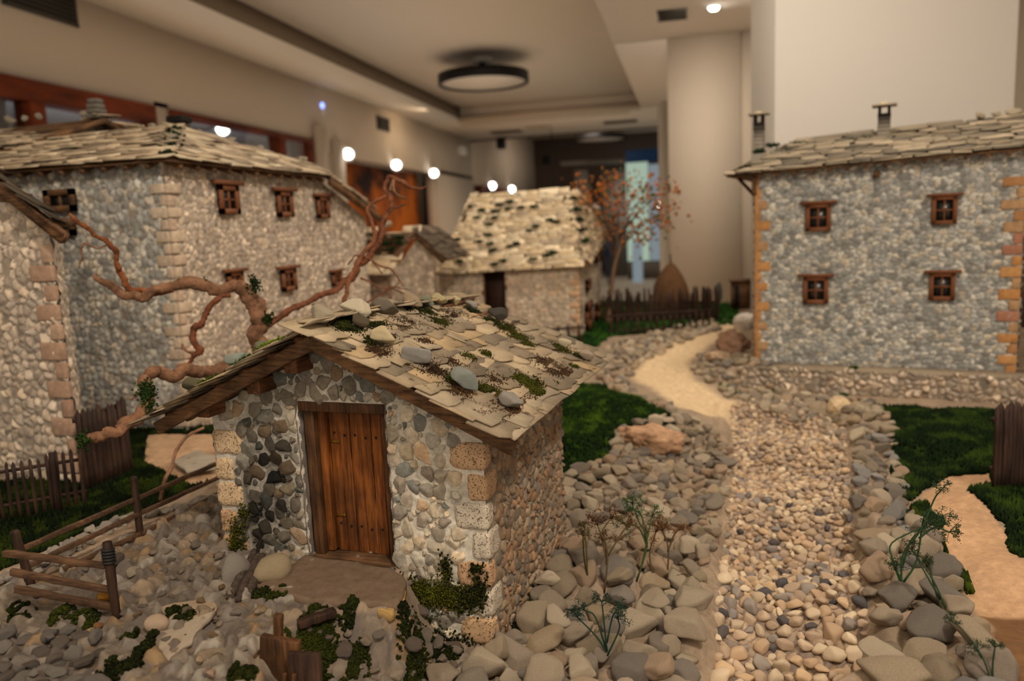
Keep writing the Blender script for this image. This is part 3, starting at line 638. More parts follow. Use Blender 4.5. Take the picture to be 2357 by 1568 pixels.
# ================================================================== THE STONE HUT
th = R_(-6); HO = np.array([-.678, .992, 0.]); HU = np.array([math.cos(th), math.sin(th), 0]); HV = np.array([-math.sin(th), math.cos(th), 0])
def hp(a, b, z): return HO+HU*a+HV*b+Z_*z
A0, A1, AR = -.031, .409, .188
hut = thing('stone_hut', hp(AR, .2, .78), 'small stone hut with brown plank door and slate gable roof, nearest building', 'hut')
ztop = lambda a: 1.212-.485*np.abs(a-AR)
DA0, DA1, DZ0, DZ1 = .124, .266, .884, 1.125
zb = .70
def fmask(u, v):
    a = u+A0; z = v+zb; return (z < ztop(a)) & ~((a > DA0+.0015*np.sin(z*260)) & (a < DA1+.002*np.sin(z*190+1)) & (z > DZ0-.012) & (z < DZ1))
def fextra(u, v, col, H):
    a = u+A0; z = v+zb
    n = noise2(u*45, v*45, 71)
    d = ((a-.058-.10*(z-1.0))/.036)**2+((z-.985)/.085)**2          # soot from the open fire
    s = 1-1.02*np.exp(-d*.55)*(.85+.3*n)
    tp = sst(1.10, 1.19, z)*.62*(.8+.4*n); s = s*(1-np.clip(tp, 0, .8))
    g = .5*np.exp(-((a-.075)/.03)**2-((z-.905)/.015)**2)[..., None]
    col = col*np.clip(s, .1, 1)[..., None]; col = col*(1-g)+lin((44, 66, 50))*g
    hole = sst(.004, 0, np.abs(np.where(z < DZ1+.004, np.minimum(np.abs(a-DA0), np.abs(a-DA1)), 9)))
    return col, H*(1-.5*hole)+.25*hole
def qflat(u, v):
    a = u+A0; z = v+zb; k = np.floor((z-.70)/.042); long = (k % 2 == 0)
    w1 = np.where(long, .052, .03); return sst(.006, 0, (a-A0)-w1)*.0+np.maximum(sst(w1+.006, w1, a-A0), sst(w1+.006, w1, A1-a))*(z < ztop(a)-.004)
def stone_wall(name, org, U, V, Nn, w, h, cell, keepm, stonem, mat, parent, seed, pal, mort, depth, res=.0015, extra=None, rr=(.34, .66), p=15, npl=10, sub=3, pack=.90, rise=.08):
    rg = np.random.RandomState(seed); U, V, Nn = unit(U), unit(V), unit(Nn); S_ = []; grid = {}
    for ph, (a, b, n) in enumerate(((.8, 1, 2500), (.45, .85, 8000), (0, .5, 14000), (-.5, 0, 14000))):
        for _ in range(n):
            x = rg.uniform(0, w); y = rg.uniform(0, h); r = cell*(rr[0]+(rr[1]-rr[0])*rg.uniform(a, b))
            if not stonem(x, y, r): continue
            gi, gj = int(x/cell/1.3), int(y/cell/1.3); ok = True
            for i in (-1, 0, 1):
                for j in (-1, 0, 1):
                    for o in grid.get((gi+i, gj+j), ()):
                        if (o[0]-x)**2+(o[1]-y)**2 < ((o[2]+r)*pack)**2: ok = False
            if ok: o = (x, y, r); S_.append(o); grid.setdefault((gi, gj), []).append(o)
    nu = int(w/res)+1; nv = int(h/res)+1; uu, vv = np.meshgrid(np.linspace(0, w, nu), np.linspace(0, h, nv), indexing='ij'); dm = np.full(uu.shape, 9.)
    for x, y, r in S_:
        i0, i1 = max(0, int((x-2*cell)/res)), int((x+2*cell)/res)+2; j0, j1 = max(0, int((y-2*cell)/res)), int((y+2*cell)/res)+2
        q = dm[i0:i1, j0:j1]; np.minimum(q, np.hypot(uu[i0:i1, j0:j1]-x, vv[i0:i1, j0:j1]-y)-r*.92, out=q)
    H = depth*(.24*np.exp(-np.maximum(dm, 0)/(cell*.13)))+.0006*noise2(uu/cell*1.2, vv/cell*1.2, seed)+.00025*noise2(uu/cell*5, vv/cell*5, seed)
    col = np.tile(lin(mort), (*uu.shape, 1))*(1+.1*noise2(uu/cell*.6, vv/cell*.6, seed+2))[..., None]
    if extra: col = col*extra(uu, vv)[..., None]**.55
    P = np.array(org)+uu[..., None]*U+vv[..., None]*V+H[..., None]*Nn; idx = np.arange(nu*nv).reshape(nu, nv)
    F = np.stack([idx[:-1, :-1], idx[1:, :-1], idx[1:, 1:], idx[:-1, 1:]], -1); cu = (uu[:-1, :-1]+uu[1:, 1:])/2; cv = (vv[:-1, :-1]+vv[1:, 1:])/2
    F = F[keepm(cu, cv)].reshape(-1, 4) if keepm else F.reshape(-1, 4)
    if np.dot(np.cross(U, V), Nn) < 0: F = F[:, ::-1]
    used = np.unique(F); rm = np.full(nu*nv, -1); rm[used] = np.arange(len(used)); mb = MB(); mb.add(P.reshape(-1, 3)[used], rm[F], col.reshape(-1, 3)[used])
    shp = [stone_shape(seed*50+k, sub, npl=npl, p=p, flat=(1, 1, .8), rough=.05) for k in range(14)]
    for x, y, r in S_:
        Vv, Ff = shp[rg.randint(14)]; e = rg.uniform(.85, 1.25); a = rg.uniform(0, 6.28); t1, t2 = rg.uniform(-.25, .25, 2)
        L = Vv[:, 0]*r*e*1.2; Wd = Vv[:, 1]*r/e**.6*1.2; Dz = Vv[:, 2]*depth*rg.uniform(.7, 1.25)+L*t1+Wd*t2; ca, sa = math.cos(a), math.sin(a)
        c = lin(pal[rg.randint(len(pal))])*rg.uniform(.72, 1.12)
        if extra: c = c*float(extra(np.array([x]), np.array([y]))[0])**1.35
        Q = np.array(org)+(x+L*ca-Wd*sa)[:, None]*U+(y+L*sa+Wd*ca)[:, None]*V+(Dz+depth*rise)[:, None]*Nn
        mb.add(Q, Ff, c)
    return mb.build(name, mat, parent, smooth=True)
def soot(u, v):
    a = u+A0; z = v+zb; n = noise2(u*45, v*45, 71); d = ((a-.060-.10*(z-1.0))/.050)**2+((z-.985)/.115)**2
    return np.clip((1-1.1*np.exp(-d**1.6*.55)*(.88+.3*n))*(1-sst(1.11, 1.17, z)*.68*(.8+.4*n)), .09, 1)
def fstone(x, y, r):
    a = x+A0; z = y+zb; m_ = r*.8
    if z > ztop(a)-m_*.8 or z < .72: return False
    if DA0-m_-.003 < a < DA1+m_+.001 and DZ0-.01 < z < DZ1+m_+.001: return False
    w1 = .054 if int((z-.70)//.042) % 2 == 0 else .032
    return a-A0 > w1+r*.6 and A1-a > w1+r*.6 or z > 1.10 and a-A0 > r and A1-a > r
FP = [(186, 172, 148), (170, 156, 134), (206, 190, 164), (154, 144, 128), (212, 190, 158), (178, 162, 140), (136, 134, 124), (196, 178, 150), (162, 148, 130), (202, 170, 134), (190, 180, 160)]
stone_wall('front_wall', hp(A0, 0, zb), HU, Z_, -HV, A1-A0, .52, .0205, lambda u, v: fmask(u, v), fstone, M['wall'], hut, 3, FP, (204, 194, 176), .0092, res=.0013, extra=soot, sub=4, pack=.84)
if 0: relief_wall('front_wall', hp(A0, 0, zb), HU, Z_, A1-A0, .52, .00085, .0215, fmask, M['wall'], hut, seed=3, height=.62, pal=GREY, mort=(182, 172, 158), gap=.115, extra=fextra, nrm=-HV, flat=qflat, empty=.05, facet=.8, bev=.27)
def qflats(u, v):
    k = np.floor((v+zb-.70)/.042); w1 = np.where(k % 2 == 0, .024, .045); return sst(w1+.006, w1, u)
stone_wall('side_wall', hp(A1, 0, zb), HV, Z_, HU, .385, .405, .0165, None, lambda x, y, r: x > (.026 if int(y//.042) % 2 == 0 else .048)+r*.5 and x < .385-r and y < .40-r, M['wall'], hut, 17, [(156, 134, 108), (140, 118, 96), (166, 144, 118), (128, 112, 94), (160, 126, 96), (134, 122, 106), (146, 118, 90)], (136, 122, 104), .0075, res=.002, p=18, npl=8, pack=.80)
if 0: relief_wall('side_wall', hp(A1, 0, zb), HV, Z_, .385, .405, .0011, .0165, None, M['wall'], hut, seed=17, height=.55, pal=[tuple(int(q*.88) for q in c) for c in WARMP]+GREY[:3], mort=(140, 122, 102), gap=.07, nrm=HU, flat=qflats, empty=.04, facet=1.3, vstretch=.8)
relief_wall('left_wall', hp(A0, 0, zb), HV, Z_, .385, .405, .003, .02, None, M['wall'], hut, seed=19, height=.4, pal=GREY, nrm=-HU)
def bmask(u, v): return (v+zb) < ztop(u+A0)
relief_wall('back_wall', hp(A0, .385, zb), HU, Z_, A1-A0, .52, .003, .02, bmask, M['wall'], hut, seed=21, height=.4, pal=GREY, nrm=HV)
# corner stones (pitted travertine blocks, alternately long and short)
rgc = random.Random(5)
def rock_block(mb, c, ax, ay, az, s, col, seed, rough=.06):
    V, F = ICO[4]; D = V; p = 7
    r = (np.abs(D)**p).sum(1)**(-1/p); B = D*r[:, None]
    B *= (1+rough*noise3(B*2.3+seed, seed)+rough*.5*noise3(B*6+seed, seed))[:, None]
    W = np.array(c)+B[:, :1]*ax*s[0]/2+B[:, 1:2]*ay*s[1]/2+B[:, 2:]*az*s[2]/2
    mb.add(W, F, col)
for side, base in ((0, A0), (1, A1)):
    for k in range(10):
        z0 = .70+.042*k; long = (k % 2 == 0)
        if z0+.04 > 1.115: continue
        if (k+side*3) % 7 == 4: pass
        L = .050 if long else .028; Dp = .024 if long else .045; L += rgc.uniform(-.004, .006)
        ctr = hp(base+(L/2-.004)*(1 if side == 0 else -1), Dp/2-.0045, z0+.021+rgc.uniform(-.001, .001))
        m = MB(); cc = rgc.choice([(196, 160, 122), (206, 176, 138), (184, 164, 138), (188, 150, 114)])
        if k == 9 and side == 0: cc = (128, 92, 66)
        if k in (5, 6, 3, 1) and side: cc = (196, 182, 160)
        rock_block(m, ctr, HU, HV, Z_, (L, Dp, .039+rgc.uniform(-.003, 0)), lin(cc), 11*k+side)
        m.build('corner_stone', M['trav'], hut, smooth=True)
# door reveals in rough plaster
m = MB()
for a, s in ((DA0-.002, 1), (DA1+.002, -1)):
    nu, nv = 12, 60; bb_, zz = np.meshgrid(np.linspace(-.004, .05, nu), np.linspace(DZ0-.012, DZ1+.004, nv), indexing='ij')
    P = HO+HU*a+bb_[..., None]*HV+zz[..., None]*Z_+(.0025*noise2(bb_*120, zz*60, 3))[..., None]*HU
    idx = np.arange(nu*nv).reshape(nu, nv); F = np.stack([idx[:-1, :-1], idx[1:, :-1], idx[1:, 1:], idx[:-1, 1:]], -1).reshape(-1, 4); m.add(P.reshape(-1, 3), F, lin((132, 120, 108)))
obox(m, hp((DA0+DA1)/2, .03, DZ0-.008), HU, HV, Z_, DA1-DA0, .06, .012, lin((120, 106, 92)))
m.build('door_reveal', M['ground'], hut, smooth=True)
# door frame
fr = MB()
for a in (DA0+.0115, DA1-.004): obox(fr, hp(a, .016, (DZ0+DZ1)/2), HU, HV, Z_, .016, .02, DZ1-DZ0)
fr2 = fr.build('door_frame', M['darkoak'], hut, bevel=.0012)
m = MB(); obox(m, hp((DA0+DA1)/2+.001, .011, DZ1-.0075), HU, HV, Z_, DA1-DA0+.004, .024, .015); m.build('lintel', M['darkoak'], hut, bevel=.0014)
m = MB(); obox(m, hp((DA0+DA1)/2, .014, DZ0-.001), HU, HV, Z_, DA1-DA0, .028, .012); m.build('threshold', M['beam'], hut, bevel=.0014)
m = MB(); obox(m, hp(DA0+.0245, .026, (DZ0+DZ1)/2), HU, HV, Z_, .011, .018, DZ1-DZ0-.014); obox(m, hp(DA1-.006, .026, (DZ0+DZ1)/2), HU, HV, Z_, .008, .018, DZ1-DZ0-.014); m.build('door_stop', M['oak'], hut, bevel=.001)
m = MB(); d0, d1 = DA0+.030, DA1-.008; npk = 6
for k in range(npk):
    wv = [.9, 1.1, 1.05, .95, 1.1, .9][k]; a = d0+(d1-d0)*(k+.5)/npk
    board(m, hp(a, .032+.0006*(k % 2), DZ0+.004), hp(a+.0006*(-1)**k, .032, DZ1-.012), (d1-d0)/npk-.0011, .007, up=HU, seed=k, wob=.05, n=10)
door = m.build('door', M['oak'], hut, bevel=.0006)
m = MB(); obox(m, hp((d0+d1)/2, .038, (DZ0+DZ1)/2), HU, HV, Z_, d1-d0, .004, DZ1-DZ0-.016); m.build('door_backing', M['darkoak'], hut)
for z in (1.071, .931):
    m = MB()
    for k in range(npk):
        c = hp(d0+(d1-d0)*(k+.5)/npk, .0275, z+.0012*(-1)**k-(.0012*k)); V, F = ICO[2]; m.add(V*.0019*np.array([1, .6, 1])+c, F)
    m.build('nail_row', M['iron'], door, smooth=True)
for z in (1.058, .944):
    m = MB(); c = hp(d0+.005, .0275, z); obox(m, c, HU, HV, Z_, .016, .0012, .004); obox(m, c+HU*.009, unit(HU+Z_), HV, unit(Z_-HU), .0045, .0012, .0045); tube(m, [c-HU*.008-Z_*.003, c-HU*.008+Z_*.003], [.0016, .0016], 8, 1)
    m.build('hinge', M['brass'], door, bevel=.0003)
# roof timbers
def rz(a): return 1.236-.485*abs(a-AR)
m = MB(); board(m, hp(AR+.002, -.044, rz(AR)-.016), hp(-.094, -.044, 1.087), .019, .013, up=Z_, seed=1, wob=.03, n=10); m.build('barge_rafter', M['beam'], hut, bevel=.0012)
m = MB(); board(m, hp(AR-.002, -.045, rz(AR)-.016), hp(.470, -.045, 1.086), .019, .013, up=Z_, seed=2, wob=.03, n=10); m.build('barge_rafter', M['beam'], hut, bevel=.0012)
for s in (-1, 1):
    for k in range(9):
        b = .005+k*.06; m = MB(); board(m, hp(AR, b, rz(AR)-.018), hp(AR+s*.272, b, 1.092), .014, .012, up=Z_, seed=k+s, wob=.05); m.build('rafter', M['beam'], hut)
for a, z in ((.146, 1.184), (.081, 1.154), (-.012, 1.116), (.247, 1.188), (.313, 1.158)):
    m = MB(); board(m, hp(a, -.041, z), hp(a, .36, z), .021, .021, up=Z_, seed=int(a*999), wob=.05); m.build('purlin', M['beamy'], hut, bevel=.0012)
for s in (-1, 1):
    for k in range(6):
        a = AR+s*(.02+.047*k); m = MB(); board(m, hp(a, -.05, rz(a)-.004), hp(a, .48, rz(a)-.004), .007, .012, up=Z_, seed=k*3+s, wob=.08); m.build('batten', M['beamy'], hut)
# slates
def slates(mb, P, U, D, Nn, w, length, row, tw, th_, seed, pal, lift=1.0, jag=1.0, res=1):
    """irregular thin slabs; P = top left, U along ridge, D down the slope, N out"""
    rg = np.random.RandomState(seed); nr = int(length/row)+1
    for r in range(nr-1, -1, -1):
        y0 = r*row-row*.9; x = -tw*rg.uniform(.2, .6)
        while x < w:
            ww = tw*rg.uniform(.5, 1.75); ln = row*rg.uniform(1.9, 2.35); yy = y0+rg.uniform(-.18, .18)*row; x2 = x+ww*rg.uniform(.88, 1.0)
            n = 4; top = [(x+(x2-x)*i/n, yy) for i in range(n+1)]; rr = rg.uniform(-.5, .5)*row*.35*jag
            bot = [(x+(x2-x)*i/n+rg.uniform(-.05, .05)*ww*jag*(0 < i < n), min(yy+ln+rr*(i/n-.5)*2+rg.uniform(-.2, .2)*row*jag-(.10*row*rg.uniform(0, 1.8) if i in (0, n) else 0), length+row*.25)) for i in range(n+1)]
            mid = [(x+rg.uniform(-.03, .03)*ww, yy+ln*.5), (x2+rg.uniform(-.03, .03)*ww, yy+ln*.5)]
            poly = top+[mid[1]]+bot[::-1]+[mid[0]]
            base = rg.uniform(0, .5)*th_; t1 = base+th_*.2; t2 = base+th_*(1.9+rg.uniform(-.3, .9))*lift; tl = rg.uniform(-.35, .35)*th_; th2 = th_*rg.uniform(.7, 1.25)
            def pt(q, o):
                f = np.clip((q[1]-yy)/ln, 0, 1.1); h = t1+(t2-t1)*f+tl*((q[0]-x)/ww-.5)*2+o; return P+U*q[0]+D*q[1]+Nn*h
            k = len(poly); V = [pt(q, 0) for q in poly]+[pt((q[0]+(.5*(x+x2)-q[0])*.02, q[1]), th2) for q in poly]
            c = lin(pal[rg.randint(len(pal))])*rg.uniform(.8, 1.15)
            mb.add(V, [tuple(range(k-1, -1, -1)), tuple(range(k, 2*k))]+[(i, (i+1) % k, k+(i+1) % k, k+i) for i in range(k)], c)
            x = x+ww
SL = [(158, 140, 112), (146, 128, 102), (170, 150, 120), (134, 118, 96), (152, 136, 112), (124, 110, 90), (162, 138, 104)]
RB0, RB1 = -.062, .50; sl = math.hypot(.285, .138)
dR = unit(HU*.285-Z_*.138); nR = unit(HU*.138+Z_*.285); dL = unit(-HU*.285-Z_*.138); nL = unit(-HU*.138+Z_*.285)
def sag(mbx, amt):
    for k in range(len(mbx.V)):
        V = mbx.V[k]; q = V-HO; b = q@HV; a = q@HU
        e = (b/.5); mbx.V[k] = V-Z_[None]*(amt*np.clip(e, 0, 2)**1.5*np.clip(1-np.abs(a-AR)/.3, 0, 1))[:, None]+Z_[None]*(.0035*noise2(a*14, b*14, 33))[:, None]
m = MB(); slates(m, hp(AR, RB0, rz(AR)+.003), HV, dR, nR, RB1-RB0, sl, .0255, .052, .0021, 7, SL); sag(m, .02); m.build('roof_slates', M['slate'], hut)
m = MB(); slates(m, hp(AR, RB0, rz(AR)+.003), HV, dL, nL, RB1-RB0, sl, .0255, .052, .0021, 8, SL); sag(m, .02); m.build('roof_slates', M['slate'], hut)
m = MB(); rg_ = np.random.RandomState(3)
for k in range(9):
    b = RB0+.03+k*.058; c = hp(AR+rg_.uniform(-.006, .006), b, rz(AR)+.0115-.02*(max(b, 0)/.5)**1.5); n = 7; w_ = .030
    ang = np.linspace(0, 6.28, n, endpoint=False)+rg_.uniform(0, 1); V = [c+HV*math.cos(t)*.034*rg_.uniform(.8, 1.1)+HU*math.sin(t)*w_*rg_.uniform(.8, 1.1)+Z_*rg_.uniform(-.0008, .0008) for t in ang]
    m.add(V+[v+Z_*.0028 for v in V], [tuple(range(n-1, -1, -1)), tuple(range(n, 2*n))]+[(i, (i+1) % n, n+(i+1) % n, n+i) for i in range(n)], lin(SL[k % 7]))
m.build('ridge_slates', M['slate'], hut)
def roofpt(a, b, lift=.008):
    z = rz(a)+lift-.02*(max(b, 0)/.5)**1.5*max(0, 1-abs(a-AR)/.3); return hp(a, b, z)
def roofpix(x, y, side=1, lift=.008):
    """line of sight onto the roof slope"""
    d = ray(x, y); n = nR if side > 0 else nL; P0 = roofpt(AR+.0, 0, lift); t = ((P0-CAM)@n)/(d@n); p = CAM+d*t; q = p-HO
    p = roofpt(q@HU, q@HV, lift); return p
# moss and earth on the roof, with colour of its own
rgm = np.random.RandomState(11)
def roof_moss(name, spots, c1, c2, dens, r, sub=0):
    m = MB(); P = []
    for (x, y, s, n) in spots:
        c = roofpix(x, y); q = c-HO; a0, b0 = q@HU, q@HV
        k = int(n*dens); da = rgm.normal(0, s, k); db = rgm.normal(0, s*1.5, k); nn = noise2((a0+da)*70, (b0+db)*70, 77) > -.4
        for a, b, o in zip(a0+da, b0+db, nn):
            if o and b < .49 and b > -.058 and abs(a-AR) < .27: P.append(roofpt(a, b, .0095+rgm.uniform(0, .004)))
    P = np.array(P); crumbs(m, P, r*rgm.uniform(.5, 1.2, len(P)), c1, c2, rgm, sub=sub); m.build(name, M['moss'], hut)
roof_moss('roof_moss', [(845, 745, .012, 900), (800, 755, .008, 500), (930, 705, .008, 400), (985, 712, .009, 300), (870, 690, .005, 150), (1010, 738, .008, 250), (860, 790, .005, 250), (1050, 880, .006, 420), (1125, 905, .007, 420), (1215, 878, .009, 500), (1240, 905, .006, 250), (1130, 730, .008, 200), (1160, 745, .010, 300),
           (1190, 770, .009, 250), (1080, 825, .005, 120), (1120, 815, .004, 90), (1290, 800, .008, 160), (1340, 820, .008, 220), (1300, 895, .006, 120), (1085, 705, .008, 250), (1215, 790, .006, 100), (1080, 970, .003, 50), (940, 830, .004, 80), (1330, 850, .006, 120)], (22, 26, 12), (84, 84, 24), 2.6, .0015)
roof_moss('roof_earth', [(870, 815, .008, 300), (1000, 850, .010, 400), (1040, 840, .008, 200), (1150, 920, .010, 400), (1060, 900, .009, 400), (1240, 940, .010, 500), (1200, 960, .009, 200), (1140, 960, .008, 200), (930, 745, .010, 200), (1280, 850, .014, 400), (1250, 830, .010, 250), (1320, 870, .010, 250), (980, 790, .006, 120), (1040, 720, .012, 300), (900, 780, .006, 150), (1000, 930, .005, 100), (890, 865, .006, 140), (1150, 880, .01, 150)], (48, 34, 24), (96, 68, 44), 2.8, .0012)
def lroof_moss(spots):
    for (x, y, s, n) in spots:
        m = MB(); P = []; c = roofpix(x, y, -1, .01)
        q = c-HO; a0 = q@HU; k = n
        for a, b in zip(rgm.normal(a0, s, k), rgm.normal(-.035, .012, k)):
            if b > -.06: P.append(roofpt(a, b, .009+rgm.uniform(0, .008)))
        P = np.array(P); crumbs(m, P, .0015*rgm.uniform(.5, 1.2, len(P)), DM, (112, 128, 30), rgm); m.build('roof_moss', M['moss'], hut)
lroof_moss([(600, 805, .008, 500), (560, 835, .008, 300), (455, 890, .008, 500)])
# moss and earth along the foot of the front wall
m = MB(); P = []
for (x, y, sx, sy, n) in [(1000, 1370, 30, 14, 900), (1060, 1380, 28, 14, 900), (950, 1350, 18, 10, 400), (1025, 1310, 8, 16, 200), (910, 1335, 8, 8, 120), (545, 1240, 9, 22, 500), (560, 1180, 6, 8, 120), (1100, 1360, 10, 20, 300), (940, 1450, 22, 35, 1600), (970, 1480, 30, 22, 900), (1040, 1490, 24, 14, 500), (1095, 1310, 8, 6, 90)]:
    for px, py in zip(rgm.normal(x, sx, n), rgm.normal(y, sy, n)):
        d = ray(px, py); t = ((HO-CAM)@HV-rgm.uniform(.004, .012))/(d@HV); p = CAM+d*t; a = (p-HO)@HU
        if A0 < a < A1+.002 and p[2] > .74 and not (DA0 < a < DA1 and p[2] > .88): P.append(p)
P = np.array(P); crumbs(m, P, .0016*rgm.uniform(.5, 1.3, len(P)), (24, 26, 14), (96, 96, 26), rgm); m.build('wall_moss', M['moss'], hut)

# stones weighing down the roof: separate things resting on it
RS = [  # px, py, size px, side, lib, colour, flat, label
 (742, 728, 60, 1, 'a', (172, 158, 134), 'angular beige stone resting on the front tip of the hut ridge'),
 (820, 712, 72, 1, 'c', (206, 192, 164), 'long whitish stone second along the hut ridge from the front'),
 (884, 706, 66, 1, 'a', (126, 116, 100), 'flat dark grey stone third along the hut ridge, in moss'),
 (950, 688, 46, 1, 'c', (168, 146, 118), 'brownish round stone on the hut ridge with green moss in front'),
 (985, 690, 36, 1, 'c', (128, 132, 108), 'mossy dark stone at the middle of the hut ridge'),
 (1015, 682, 44, 1, 'c', (192, 176, 134), 'yellowish stone at the middle of the hut ridge beside a mossy one'),
 (1047, 680, 32, 1, 'c', (196, 180, 138), 'small yellow knob of stone just right of the middle of the hut ridge'),
 (1087, 690, 32, 1, 'a', (160, 152, 138), 'small square grey stone on the hut ridge, right of the yellow pair'),
 (1146, 712, 44, 1, 'a', (74, 68, 60), 'dark near-black stone at the far end of the hut ridge'),
 (880, 776, 62, 1, 'c', (206, 186, 146), 'smooth cream curved stone on the upper right roof slope near the front'),
 (962, 824, 66, 1, 'c', (158, 152, 144), 'grey stone with orange spot halfway up the right roof slope'),
 (1075, 880, 70, 1, 'c', (142, 146, 136), 'long blue-grey stone leaning in moss on the right roof slope'),
 (1172, 926, 62, 1, 'a', (158, 150, 138), 'twisted grey rock hollow at its tip near the lower front roof corner'),
 (830, 745, 44, 1, 'a', (92, 80, 60), 'dark brown weathered slab half under moss near the ridge front'),
 (1302, 788, 34, 1, 'c', (202, 186, 152), 'pale stone on the far rear edge of the right roof slope'),
 (1348, 818, 36, 1, 'c', (168, 150, 130), 'small brownish stone at the lowest far corner of the right roof slope'),
 (546, 830, 46, -1, 'c', (156, 162, 148), 'pale green-grey stone on the left roof edge, middle of three'),
 (605, 800, 36, -1, 'c', (120, 122, 96), 'mossy stone on the left roof edge nearest the ridge'),
 (448, 892, 46, -1, 'c', (104, 98, 72), 'moss-covered stone on the left roof edge nearest the eave tip')]
rg = random.Random(9)
for i, (x, y, s, sd, lb_, cc, lab) in enumerate(RS):
    side = sd; yb = y+s*.22
    p = roofpix(x, yb, side, .010)
    if sd < 0:
        d = ray(x, yb); t = ((HO-CAM)@HV-.03)/(d@HV); p = CAM+d*t; q = p-HO; p = roofpt(q@HU, -.03, .012)
    q = p-HO
    if side > 0 and (q@HU) < AR+.01: q_b = float(np.clip((ony(x, yb, 1.0)-HO)@HV, -.05, .48))
    D = (p-CAM)@fw; sz = s/FPX*D
    L = LIB_ANG if lb_ == 'a' else LIB_COB
    o = put_stone('roof_stone', L[(i*3) % len(L)], p+Z_*(sz*.22+.004), sz*1.15, rg, lin(cc)*1.25, tilt=.15)
    o.rotation_euler = (rg.uniform(-.2, .2)+(0 if side > 0 else 0), .42*side, rg.uniform(-.6, .6)+th)
    tag(o, lab, 'stone', 'stones weighing down the hut roof')

# ================================================================== DOORSTEP, FIRE, SLABS
def slab(name, pix, z, thick, col, lab, cat='slab', grp=None, tiltv=(0, 0), jag=.004, mat='slate', seed=1):
    Q = np.array([onz(x, y, z) for x, y in pix]); c = Q.mean(0); out = []
    rgx = np.random.RandomState(seed)
    for i in range(len(Q)):
        a, b = Q[i], Q[(i+1) % len(Q)]
        for k in range(4):
            p = a+(b-a)*k/4; out.append(p+np.array([*rgx.uniform(-jag, jag, 2), 0])*(k > 0))
    out = np.array(out); n = len(out); out[:, 2] += (out[:, 0]-c[0])*tiltv[0]+(out[:, 1]-c[1])*tiltv[1]
    rings = [(1.0, -thick), (1.01, -thick*.45), (.985, -thick*.1)]+[(q_, 0) for q_ in (.95, .88, .8, .7, .6, .5, .4, .3, .2, .1)]
    V = []; F = []
    for s, dz in rings: V += [c*[1, 1, 0]+(p-c)*[s, s, 0]+[0, 0, p[2] if s > .9 else p[2]*s+c[2]*(1-s)]+np.array([0, 0, dz+rgx.uniform(-1, 1)*thick*.05+(.0016*float(noise2(np.array([(c+(p-c)*s)[0]*45]), np.array([(c+(p-c)*s)[1]*70]), seed)[0]) if dz == 0 else 0)]) for p in out]
    for r in range(len(rings)-1):
        for k in range(n): F.append((r*n+k, r*n+(k+1) % n, (r+1)*n+(k+1) % n, (r+1)*n+k))
    F += [tuple(range((len(rings)-1)*n, len(rings)*n)), tuple(range(n-1, -1, -1))]
    m = MB(); m.add(V, F, lin(col)); return tag(m.build(name, M[mat]), lab, cat, grp)
slab('doorstep', [(590, 1345), (700, 1275), (900, 1308), (935, 1335), (915, 1392), (800, 1385), (700, 1380)], .8905, .012, (112, 92, 74), 'brown flagstone doorstep below the plank door of the hut', 'doorstep', mat='ground', seed=4)
slab('stone_slab', [(840, 1365), (935, 1345), (925, 1395), (895, 1410), (850, 1395)], .885, .014, (170, 138, 84), 'yellowish broken slab end jutting from the right front corner of the doorstep', mat='cobble', seed=6)
slab('stone_slab', [(370, 1395), (480, 1372), (500, 1395), (470, 1420), (390, 1430)], .888, .006, (156, 136, 112), 'thin pale brown slab bedded in the terrace behind the round cream stone', seed=7)
slab('stone_slab', [(365, 1450), (470, 1430), (500, 1425), (440, 1475), (385, 1502), (362, 1480)], .892, .006, (158, 142, 122), 'thin grey slab tilted on edge in front of the round cream stone', tiltv=(.1, .25), seed=8)
slab('stone_slab', [(110, 1440), (200, 1425), (228, 1460), (180, 1475), (120, 1462)], .882, .008, (158, 132, 92), 'oblong ochre slab in the terrace left of the cream stone', seed=9)
slab('stone_slab', [(235, 1485), (290, 1470), (300, 1495), (250, 1520)], .876, .008, (142, 112, 74), 'small square ochre slab near the bottom left of the terrace', seed=10)
LIB_RND = stone_lib(4, 500, 4, M['cobble'], npl=26, p=4, rough=.05)
def lone(name, x, y, s, cc, lab, lib=LIB_COB, k=0, cat='stone', sc=None, dz=.28, z=None, grp=None, rot=None):
    p = gpx(x, y+s*.3) if z is None else onz(x, y+s*.3, z); D = (p-CAM)@fw; sz = s/FPX*D
    o = put_stone(name, lib[k % len(lib)], p+Z_*sz*dz, sz, random.Random(k+5), lin(cc)*1.2, rot=rot)
    if sc: o.scale = (sz/2*sc[0], sz/2*sc[1], sz/2*sc[2])
    return tag(o, lab, cat, grp)
lone('hearth_stone', 628, 1310, 82, (172, 152, 120), 'round buff hearth stone right of the charred sticks by the hut wall', k=2, lib=LIB_RND, rot=(0, .1, .4), sc=(1.05, .95, 1.35))
lone('hearth_stone', 543, 1308, 84, (150, 140, 128), 'grey-white hearth stone blackened by soot, left of the charred sticks', k=1, lib=LIB_RND, rot=(.3, .2, 1.2), sc=(1.0, 1.0, 1.45))
lone('round_stone', 367, 1433, 62, (206, 178, 148), 'smooth cream pear-shaped stone standing alone on the terrace', k=3, lib=LIB_RND, rot=(0, 0, .3), sc=(1.0, .85, 1.3))
lone('yellow_stone', 238, 1375, 34, (178, 124, 40), 'small mustard yellow stone behind the low gate post', lib=LIB_ANG, k=3)
